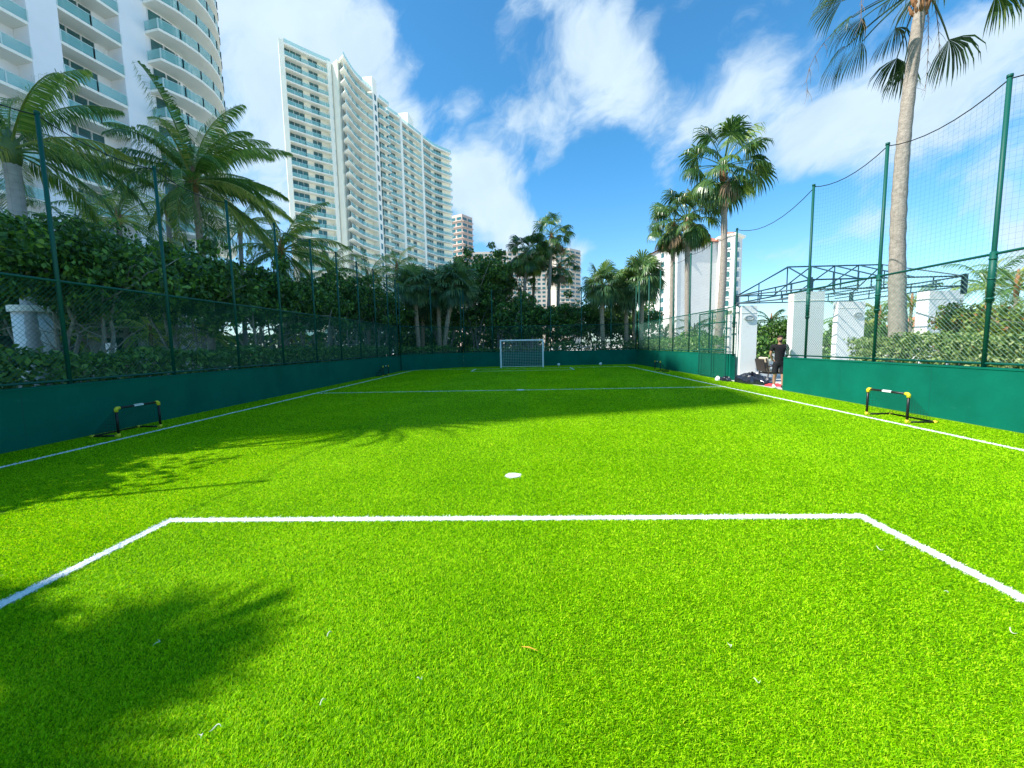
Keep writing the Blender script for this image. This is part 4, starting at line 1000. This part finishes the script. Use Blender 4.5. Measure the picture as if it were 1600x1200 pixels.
b_, t_ = upt(1130, 262, 26, 1118); fan_palm(b_, t_, 'very tall fan palm with curved grey trunk right of the centre', 130, R=1.4, pet=1.75, nf=34, bend=(.25, 0), r0=.26, r1=.15, boots=.9, dead=2, stalks=4, **WS)
b_, t_ = upt(1074, 345, 29, 1075); fan_palm(b_, t_, 'fan palm with spreading crown left of the very tall palm', 131, R=1.25, pet=1.45, nf=32, r0=.22, r1=.16, boots=.8, dead=4, **WS)
b_, t_ = upt(1052, 352, 31, 1049); fan_palm(b_, t_, 'fan palm with ragged brown skirt behind the left tall palm', 132, R=1.2, pet=1.35, nf=26, r0=.2, r1=.15, boots=.8, dead=7, **WS)
fan_palm((10.75, 12.0, 0), (10.78, 12.2, 10.95), 'huge near fan palm with thick pale trunk rising past the right fence', 133, R=1.15, pet=1.9, nf=38, bend=(-.32, 0), r0=.215, r1=.12, boots=.75, dead=0, stalks=9, wind=(-.25, 0), spread=2.1, mats=L_fdark, **{**WS, 'free': .55, 'nseg': 24, 'hang': .9, 'lowest': -.5})
for k, (u, v, Y, R, lab) in enumerate([(1040, 520, 36, 1.3, 'low yellow green palm left of the tall palm trunks'), (1085, 515, 33, 1.3, 'low yellow green palm between the two tall palm trunks'), (1015, 535, 35, 1.2, 'small lit palm at the foot of the right sabal palms'),
        (1135, 500, 34, 1.5, 'low palm behind the folded gate'), (1205, 500, 30, 1.2, 'palm tops over the dark hedge beyond the gateway'), (1325, 495, 23, 1.1, 'bushy palm between the two white pillars'),
        (1375, 490, 24, 1.2, 'bushy palm left of the big palm trunk'), (1425, 470, 24, 1.6, 'slender young palm right of the big palm trunk'), (1545, 440, 19, 1.5, 'bright bushy palm behind the shrubs at far right'), (1590, 440, 17, 1.4, 'bushy palm cut by the right picture edge')]):
    top = atY(u, v, Y); coconut((top[0], Y, 0), tuple(top-np.array((0, 0, .3))), lab, 150+k, R=R*1.15, nf=16, wind=(.02, 0), nl=24, r0=.08, hang=.3, lowest=-.3, name='young_palm', group='young palms beyond the fence', ll=1.1)

# hedges, shrubs
hedge((13.2, 31.7), (1.4, 31.7), -.9, 0, 1.75, 'clipped hedge behind the far wall right of the goal', L_pale, 6, dens=170, size=.11, probs=(.4, .35, .2, .05))
hedge((-4.6, 31.7), (1.2, 31.7), .9, 0, 1.35, 'low dark shrubs behind the far wall left of the goal', L_hedge, 7, dens=150, size=.12, name='shrub_row')
hedge((-8.7, 28.2), (-5.2, 31.7), .8, 0, 1.6, 'dark creeping shrubs spilling over the slanting corner wall', L_hedge, 8, dens=160, size=.11, name='shrub_row')
hedge((8.95, 31), (9.0, 19.6), -1.0 if False else .0+1.0, 0, 1.75, 'clipped green hedge behind the far right fence', L_hedge, 9, dens=170, size=.10)
hedge((9.75, 12.75), (9.3, -1), .9, 0, 1.62, 'pale variegated hedge behind the near right fence', L_pale, 10, dens=520, size=.075, probs=(.22, .30, .28, .20))
for k, (x, y, cz, rx, ry, rz, lab) in enumerate([(12.8, 9.6, 1.6, 1.7, 1.5, 1.0, 'shrub with reddish tips behind the right hedge'), (13.5, 12.6, 1.7, 1.4, 1.2, .95, 'rounded shrub at the foot of the right broad pillar'), (12.6, 7.0, 1.7, 1.6, 1.6, 1.1, 'shrub with reddish tips at the right picture edge')]):
    leafy_tree(x, y, cz, rx, ry, rz, lab, 170+k, nleaf=9000, size=.085, mats=L_flower, trunks=4, limb_r=.03, name='shrub', crad=.4, group='flowering shrubs on the right', probs=(.25, .35, .3, .10))
for k, (x, y, cz, rx, ry, rz, lab) in enumerate([(16.2, 26.5, 1.9, 3.2, 1.3, 1.3, 'dark rounded hedge bush beyond the upper white wall'), (10.6, 19.3, 1.1, .45, .35, .55, 'pale leafy bush left of the upper white wall in the gateway'),
        (20.5, 25.5, 1.6, 2.4, 1.5, 1.4, 'dark bush seen between the first two pillars'), (12.5, 27.5, 1.3, 2.4, 1.3, 1.3, 'dark rounded bush behind the folded gate'), (17.6, 23.0, 1.2, 1.6, 1.2, 1.2, 'green bush left of the big palm trunk')]):
    leafy_tree(x, y, cz, rx, ry, rz, lab, 180+k, nleaf=6000, size=.12, mats=(L_hedge if k in (1, 4) else L_dark), trunks=3, limb_r=.03, name='shrub', crad=.5, group='bushes beyond the gateway')

# ------------------------------------------------------------------ buildings
def sub(P, n):
    """resample polyline"""
    P = np.array(P, float); s = np.concatenate([[0], np.cumsum(np.hypot(*np.diff(P, axis=0).T))]); t = np.linspace(0, s[-1], n)
    return np.stack([np.interp(t, s, P[:, 0]), np.interp(t, s, P[:, 1])], 1)
def offset(P, d):
    P = np.array(P, float); T = np.gradient(P, axis=0); T /= np.hypot(T[:, 0], T[:, 1])[:, None]; return P+np.stack([T[:, 1], -T[:, 0]], 1)*d
def bay(parent, front, back, z, fh, store=None, win=True, rail=1.05, slab=.28, split=3.0, sub_ok=True, frames=True, side_wall=None):
    """one storey of one bay: slab, glass railing along the front line, glazing on the back line"""
    front = np.array(front, float); back = np.array(back, float)
    mb, mr, mw = (store if store else (MB(), MB(), MB()))
    mb.prism(list(front)+list(back[::-1]), z-slab, z, 0)
    for a, b in zip(front[:-1], front[1:]):
        mr.wallbox(a+(b-a)*0, b, .03, z+.04, z+rail, 0)
        mb.wallbox(a, b, .05, z+rail, z+rail+.06, 1)
        Lg = np.hypot(*(b-a)); k = max(1, int(Lg/1.6))
        for i in range(k+1):
            p = a+(b-a)*i/k; mb.box((p[0]-.05, p[1]-.05, z), (p[0]+.05, p[1]+.05, z+rail), 1)
    if win:
        s = np.concatenate([[0], np.cumsum(np.hypot(*np.diff(back, axis=0).T))]); Lg = s[-1]
        def at(u): return np.array((np.interp(u, s, back[:, 0]), np.interp(u, s, back[:, 1])))
        zt = z+fh-slab-.16
        ng = max(1, int(round(Lg/7.5)))
        for gI in range(ng):
            g0 = Lg*gI/ng+.5; g1 = g0+(Lg/ng-1.6)*(.95 if gI % 2 == 0 else .55)
            k = max(1, int((g1-g0)/1.25))
            for i in range(k):
                a = at(g0+(g1-g0)*i/k+.06); b = at(g0+(g1-g0)*(i+1)/k-.06)
                d = b-a; d /= np.hypot(*d)+1e-9; n = np.array((d[1], -d[0]))
                if not store and i == 0 and gI: mw.build('window', [M_win, M_frame], parent); mw = MB()
                mw.wallbox(a+n*.05, b+n*.05, .04, z+.05, zt, 0)
                mw.wallbox(a-d*.06+n*.10, a+n*.10, .06, z, zt, 1)
            a, b = at(g0), at(g1); d = (b-a)/(np.hypot(*(b-a))+1e-9); n = np.array((d[1], -d[0]))
            mw.wallbox(a+n*.10, b+n*.10, .06, zt, zt+.10, 1)
    if store: return
    o = mb.build('balcony', [M_slab, M_railpost], parent); mr.build('railing', M_rail, o)
    if win: mw.build('window', [M_win, M_frame], parent)
def tower(name, label, loc, H_, fh, bays, floors, limit=100, wall=M_cream):
    """bays: (front polyline, back polyline). nearest floors first become parts, the rest one stuff part each"""
    t = thing(name, label, 'building', loc)
    lst = [(f, b) for f in floors for b in bays]
    st = (MB(), MB(), MB()); rest = False
    for k, (f, b) in enumerate(lst):
        z = H_-f*fh
        if k < limit: bay(t, b[0], b[1], z, fh)
        else: bay(t, b[0], b[1], z, fh, store=st); rest = True
    if rest:
        o = st[0].build('balconies', [M_slab, M_railpost], t); o['kind'] = 'stuff'
        o2 = st[1].build('railings', M_rail, o); o2['kind'] = 'stuff'
        o = st[2].build('windows', [M_win, M_frame], t); o['kind'] = 'stuff'
    return t

# left curved tower: facade runs along d, plan measured from the near end
HT = 66.0
d_ = np.array((.196, .98)); n_ = np.array((.98, -.196))        # n_ points to the pitch
def LP(Y, out=0): s = (Y-43)/d_[1]; return np.array((-46.1, 43.))+d_*s+n_*out
tw = []
for y0, y1 in ((-5, 4), (6, 15), (17, 26), (28.5, 40.6), (43.0, 48.5)):
    tw.append((sub([LP(y0), LP(y1)], 3), sub([LP(y0, -2.1), LP(y1, -2.1)], 3)))
cur_f = [LP(51.2, 2.0), LP(53.5, 2.7), LP(56, 2.7), LP(58.5, 1.9), LP(61, .2), LP(63.5, -2.4), LP(65.5, -5.5)]
cur_b = [LP(51.2, -.2), LP(53.4, .2), LP(55.4, .2), LP(57.4, -.5), LP(59.2, -2), LP(61.2, -4.2), LP(63, -7)]
cf, cb = sub(cur_f, 9), sub(cur_b, 9)
FH = 3.3; zr0 = 38.6
floors = list(range(8, 20))
tL = thing('residential_tower', 'white curved apartment tower with teal glass balconies filling the upper left', 'building', (-46, 43, 0))
st = (MB(), MB(), MB()); cnt = 0
for f in range(0, 19):
    z = HT-f*FH
    for k, (fr, bk) in enumerate(tw+[(cf, cb)]):
        if z < 45 and k >= 3 and cnt < 48: bay(tL, fr, bk, z, FH); cnt += 1
        else: bay(tL, fr, bk, z, FH, store=st)
    # balcony end railing of the curved wing
    a_, b_ = LP(51.2, -.2), LP(51.2, 2.0)
    st[1].wallbox(b_, a_, .03, z+.04, z+1.05)
o = st[0].build('balconies', [M_slab, M_railpost], tL); o['kind'] = 'stuff'; o2 = st[1].build('railings', M_rail, o); o2['kind'] = 'stuff'
o = st[2].build('windows', [M_win, M_frame], tL); o['kind'] = 'stuff'
m = MB()
back = 16
m.prism([LP(-8, -2.1), LP(51.0, -2.1), LP(51.0, -back), LP(-8, -back)][::-1], 0, HT+1)
for y0, y1 in ((-8, -5), (4, 6), (15, 17), (26, 28.5), (40.6, 43.0), (48.5, 51.2)):
    m.prism([LP(y0+.01), LP(y0+.01, -2.08), LP(y1-.01, -2.08), LP(y1-.01)], 0, HT+1.2)
m.prism([tuple(p) for p in [LP(51.2, -back)]+list(cb)+[LP(62, -back)]], 0, HT+1)
m.build('wall', mat('shade tinted white stucco', (.86, .87, .88), .75, var=.03, vscale=.4), tL)  # faint blue of the shaded face is put into the wall colour
# ground floor colonnade of the left tower
t = thing('entrance_pavilion', 'white pavilion with dark openings glimpsed under the left trees', 'building', (-24, 16, 0))
m = MB(); m.box((-30, 9, 0), (-24, 30, 3.6)); m.build('wall', M_white, t)
m = MB(); m.box((-24, 9, 3.2), (-22.2, 30, 3.6)); m.build('canopy_roof', M_slab, t)
for y in (11, 14, 17, 20, 23, 26): m = MB(); m.box((-24.0, y, .3), (-23.95, y+1.8, 2.5)); m.build('window', M_win, t)
t = thing('round_column', 'thick white round column seen through the left fence', 'column', (-16.2, 13.2, 0))
m = MB(); m.tube([(-16.2, 13.2, 0), (-16.2, 13.2, 3.0)], .47, 28); m.build('shaft', M_white, t, True)
m = MB(); m.tube([(-16.2, 13.2, 3.0), (-16.2, 13.2, 3.2)], .55, 28); m.build('cap', M_slab, t)
m = MB(); a = thing('notice_board', 'small white board on a post right of the round column', 'sign', (-13.6, 13.2, 0))
m.box((-13.85, 13.2, 1.45), (-13.5, 13.24, 1.95)); m.build('board', M_goalw, a); m = MB(); m.tube([(-13.68, 13.26, 0), (-13.68, 13.26, 1.5)], .02, 6); m.build('post', M_black, a)

# centre tower
def ZP(u, v, z=88.): p = atZ(u, v, z); return p[:2]
H2 = 88.0; F2 = 3.3
A1, B1 = ZP(443, 65), ZP(516, 98)
s1f = sub([A1, (A1+B1)/2+(B1-A1)[::-1]*np.array((-1, 1))*.02, B1], 4); s1b = offset(s1f, -1.7)
C0, C1 = ZP(536, 85), ZP(581, 140)
mid = (C0+C1)/2; dd = (C1-C0)/np.hypot(*(C1-C0)); nn = np.array((dd[1], -dd[0]))
s2f = sub([C0, C0+(C1-C0)*.3-nn*.9, mid-nn*1.2, C0+(C1-C0)*.75-nn*.9, C1], 7); s2b = s2f-nn*2.2
s2b[0] = s2b[0]+dd*1.5
D0, D1 = ZP(592, 152), ZP(607.5, 164); E0, E1 = ZP(605, 170), ZP(624, 183); G0, G1 = ZP(627.5, 188), ZP(657, 211); K0, K1, K2 = ZP(660, 214), ZP(678, 228), ZP(705, 239)
def back_of(P, d=1.7): return offset(P, -d)
s3f = sub([D0, D1], 2); s4f = sub([E0, E1], 2); s5f = sub([G0, G1], 3); s6f = sub([K0, K1, K2], 6)
bays2 = [(s1f, s1b), (s2f, s2b), (s3f, back_of(s3f)), (s4f, back_of(s4f)), (s5f, back_of(s5f)), (s6f, back_of(s6f))]
t2 = tower('residential_tower', 'tall white apartment tower with rows of teal glass balconies left of centre', (-50, 140, 0), H2, F2, bays2, list(range(1, 26)), limit=96)
m = MB()
for fr, bk in bays2: m.prism(list(fr)+list(bk[::-1]), H2-.5, H2)
m.build('roof', M_slab, t2)
m = MB()
for fr, bk in bays2:
    m = MB()
    for a_, b_ in zip(fr[:-1], fr[1:]): m.wallbox(a_, b_, .05, H2, H2+1.0)
    m.build('parapet_glass', M_rail, t2)
m = MB()
dn1 = (B1-A1)/np.hypot(*(B1-A1)); nn1 = np.array((dn1[1], -dn1[0]))
m.prism([A1+dn1*.02, A1-dn1*1.3-nn1*.3, A1*1.03-dn1*1.5, A1*1.03], 0, H2+.6)      # sunlit blade end wall
body = [tuple(p) for p in s1b]+[ tuple(B1+dn1*.6), tuple(C0-nn*3.0+dd*1.5)]+[tuple(p) for p in s2b[1:]]+[tuple(D0-nn*2.4), tuple(back_of(s3f)[-1]), tuple(back_of(s4f)[0]), tuple(back_of(s4f)[-1]), tuple(back_of(s5f)[0]), tuple(back_of(s5f)[1]), tuple(back_of(s5f)[-1])]+[tuple(p) for p in back_of(s6f)]
far = [tuple(K2+np.array((-3., 14.))), tuple(A1*1.10)]
m.prism((body+far)[::1], 0, H2-.02)
m.build('wall', M_cream, t2)
def fin(a_, b_, t_, z1, z0=0): m = MB(); m.wallbox(a_, b_, t_, z0, z1); return m.build('fin', M_slab, t2)
fin(B1+dn1*.2, B1-nn1*3+dn1*.2, 1.2, H2+.3)
fin(C1+dd*.3, C1+dd*3.6, 3.4, H2+4.5)
for p_, q_, h_ in ((E1, G0, .8), (G1, K0, .8)):
    e_ = (q_-p_)/np.hypot(*(q_-p_)); fin(p_+nn*.15, q_+nn*.15, 3.0, H2+h_)
m = MB(); p_ = G1-dd*6; m.wallbox(p_-nn*2.8, G1-nn*2.8, 4, H2, H2+6); m.build('roof_block', M_slab, t2)
for f in range(0, 25):
    z = H2-f*F2; m = MB(); a_ = C1+dd*1.4+nn*.04; m.wallbox(a_, a_+dd*1.3, .1, z-2.4, z-.5); m.build('stair_window', M_win, t2)

# far beige towers and pale block with tiled roof
def simple_block(name, label, P, z1, fh, wm, ncol, wfrac=.6, z0=0, roof=None, cap=100, wh=.5, band=None, dep=18):
    """P: facade ground corner list, left to right; windows set proud as parts"""
    t = thing(name, label, 'building', (float(P[0][0]), float(P[0][1]), 0))
    P = [np.array(p, float) for p in P]; dv = P[-1]-P[0]; dv /= np.hypot(*dv); nb = np.array((-dv[1], dv[0]))
    m = MB(); m.prism([tuple(p) for p in P]+[tuple(P[-1]+nb*dep), tuple(P[0]+nb*dep)], 0, z1); m.build('wall', wm, t)
    cnt = 0; st = MB()
    for k, (a, b) in enumerate(zip(P[:-1], P[1:])):
        nc = ncol[k]; Lg = np.hypot(*(b-a)); e = (b-a)/Lg; n = np.array((e[1], -e[0]))
        for f in range(int((z1-z0)/fh)):
            z = z1-1.0-(f+1)*fh+.9
            if z < z0: continue
            for c in range(nc):
                wd = Lg/nc*wfrac; s0 = Lg/nc*(c+.5)-wd/2
                q = a+e*s0+n*.06
                mb = MB() if cnt < cap else st
                mb.wallbox(q, q+e*wd, .12, z, z+fh*wh)
                if cnt < cap: mb.build('window', M_win, t)
                cnt += 1
            if band:
                mb = MB(); mb.wallbox(a+n*.9, b+n*.9, 1.0, z-.55, z-.1)
                mb.build('balcony', wm, t)
    if cnt > cap: st.build('windows', M_win, t)['kind'] = 'stuff'
    if roof:
        m = MB(); poly = [P[0]-dv*1-nb*1, P[-1]+dv*1-nb*1, P[-1]+dv*1+nb*(dep+1), P[0]-dv*1+nb*(dep+1)]
        V = [(*p, z1) for p in poly]+[(*(P[0]+dv*5+nb*dep/2), z1+roof), (*(P[-1]-dv*5+nb*dep/2), z1+roof)]
        m.add(V, [(0, 1, 5, 4), (2, 3, 4, 5)]); m.add(V, [(1, 2, 5), (3, 0, 4)]); m.build('roof', M_roof, t)
    return t
def hx(u, v, Y): p = atY(u, v, Y); return p[:2], p[2]
a_, z_ = hx(703, 338, 242); b_, _ = hx(722, 345, 238); c_, _ = hx(738, 345, 246)
simple_block('apartment_tower', 'pinkish concrete tower peeping out right of the tall white tower', [a_, b_, c_], z_, 3.2, M_pink, [2, 2], wfrac=.75, z0=40, wh=.55, cap=60, band=True)
a_, z_ = hx(733, 394, 330); b_, _ = hx(800, 394, 330); c_, _ = hx(868, 392, 332)
simple_block('apartment_block', 'long beige apartment block low behind the dark trees and fan palms', [a_, b_, c_], z_, 3.3, M_beige, [9, 9], wfrac=.62, z0=30, cap=100)
a_, z_ = hx(868, 389, 322); b_, _ = hx(890, 388, 320); c_, _ = hx(907, 391, 330)
simple_block('apartment_block', 'beige apartment tower with balcony slots right of the tallest thin fan palm', [a_, b_, c_], z_, 3.3, M_beige, [3, 2], wfrac=.72, z0=25, cap=60, band=True)
# white building with terracotta roof
Yb = 141.
zt = atY(1060, 386, Yb)[2]
p0, p1 = atY(985, 460, 178.)[:2], atY(1057, 386, 140.)[:2]
t = simple_block('apartment_block', 'sunlit white apartment block wing with terracotta roof behind the tall palms', [p0, p1], zt+1.5, 3.1, M_off, [6], wfrac=.34, z0=3, roof=3.5, cap=100, wh=.5)
p2 = atY(1124, 388, 150.)[:2]
simple_block('apartment_block', 'shaded blue white block wall with a column of small windows behind the tall palm', [p1+np.array((.3, -.2)), p2], zt+.3, 3.1, M_off, [2], wfrac=.10, z0=3, roof=1.0, cap=60, wh=.42, dep=3)
p3, p4, p5 = atY(1123, 380, 141.)[:2], atY(1148, 380, 136.)[:2], atY(1160, 380, 140.)[:2]
t = thing('apartment_block', 'white balcony tower with arched loggias at the right end of the terracotta roofed block', 'building', (float(p3[0]), float(p3[1]), 0))
m = MB(); zz = zt+2.2; m.prism([p3, p4, p5, p5+np.array((2, 14)), p3+np.array((2, 14))], 0, zz); m.build('wall', M_off, t)
m = MB(); m.prism([p3+(-.6, -.6), p4+(0, -.9), p5+(.8, -.4), p5+np.array((2.8, 14)), p3+np.array((1.5, 14))], zz, zz+.6); m.build('cornice', M_cream, t)
m = MB(); cc = (p3+p4+p5)/3+(1, 5)
V = [(*p, zz+.6) for p in (p3+(-.6, -.6), p4+(0, -.9), p5+(.8, -.4), p5+np.array((2.8, 14)), p3+np.array((1.5, 14)))]+[(*cc, zz+3.0)]
m.add(V, [(i, (i+1) % 5, 5) for i in range(5)]); m.build('roof', M_roof, t)
for (a_, b_), w_ in (((p3, p4), (.25, .62)), ((p4, p5), (.5,))):
    e = (b_-a_); Lg = np.hypot(*e); e = e/Lg; n = np.array((e[1], -e[0]))
    for f in range(10):
        z = zz-1.2-(f+1)*3.1+.6
        for q in w_:
            c = a_+e*Lg*q+n*.05; hw = .75 if q != .25 else .5
            mb = MB(); pts = [(-hw, 0), (hw, 0), (hw, 1.3)]+[(hw*math.cos(x), 1.3+hw*math.sin(x)) for x in np.linspace(.4, 2.7, 6)]+[(-hw, 1.3)]
            V = [(c[0]+e[0]*s, c[1]+e[1]*s, z+h) for s, h in pts]; V2 = [(v[0]-n[0]*.2, v[1]-n[1]*.2, v[2]) for v in V]; k = len(V)
            mb.add(V+V2, [(i, k+i, k+(i+1) % k, (i+1) % k) for i in range(k)]); mb.F.append((np.array([list(range(k))]), np.array([0], dtype=np.int32)))
            mb.build('window', M_win, t)
            mb = MB(); mb.wallbox(a_+e*(Lg*q-hw-.2)+n*.5, a_+e*(Lg*q+hw+.2)+n*.5, .5, z-.25, z+.05); mb.build('balcony', M_white, t)
# distant low roof at right
t = thing('house', 'small house with terracotta roof low behind the big palm trunk', 'building', (34, 40, 0))
m = MB(); m.box((37.5, 38, 0), (42, 44, 2.6)); m.build('wall', M_cream, t)
m = MB(); V = [(37, 37.5, 2.6), (42.5, 37.5, 2.6), (42.5, 44.5, 2.6), (37, 44.5, 2.6), (39, 41, 4.0), (41, 41, 4.0)]; m.add(V, [(0, 1, 5, 4), (2, 3, 4, 5)]); m.add(V, [(1, 2, 5), (3, 0, 4)]); m.build('roof', M_roof, t)
# planting beyond: low hedge line closing the ground
hedge((60, 46), (10, 42), 1.5, 0, 2.0, 'far green shrub line behind the pillars', L_hedge, 12, dens=40, size=.3, name='shrub_row')
hedge((2, 46), (-14, 46), 1.5, 0, 5.2, 'tall dark shrub line behind the sabal palms and the goal', L_dark, 14, dens=40, size=.35, name='shrub_row')
hedge((-10, 44), (-45, 36), 1.5, 0, 3.0, 'dark shrub line far behind the left trees', L_dark, 13, dens=30, size=.35, name='shrub_row')
bpy.context.view_layer.update()
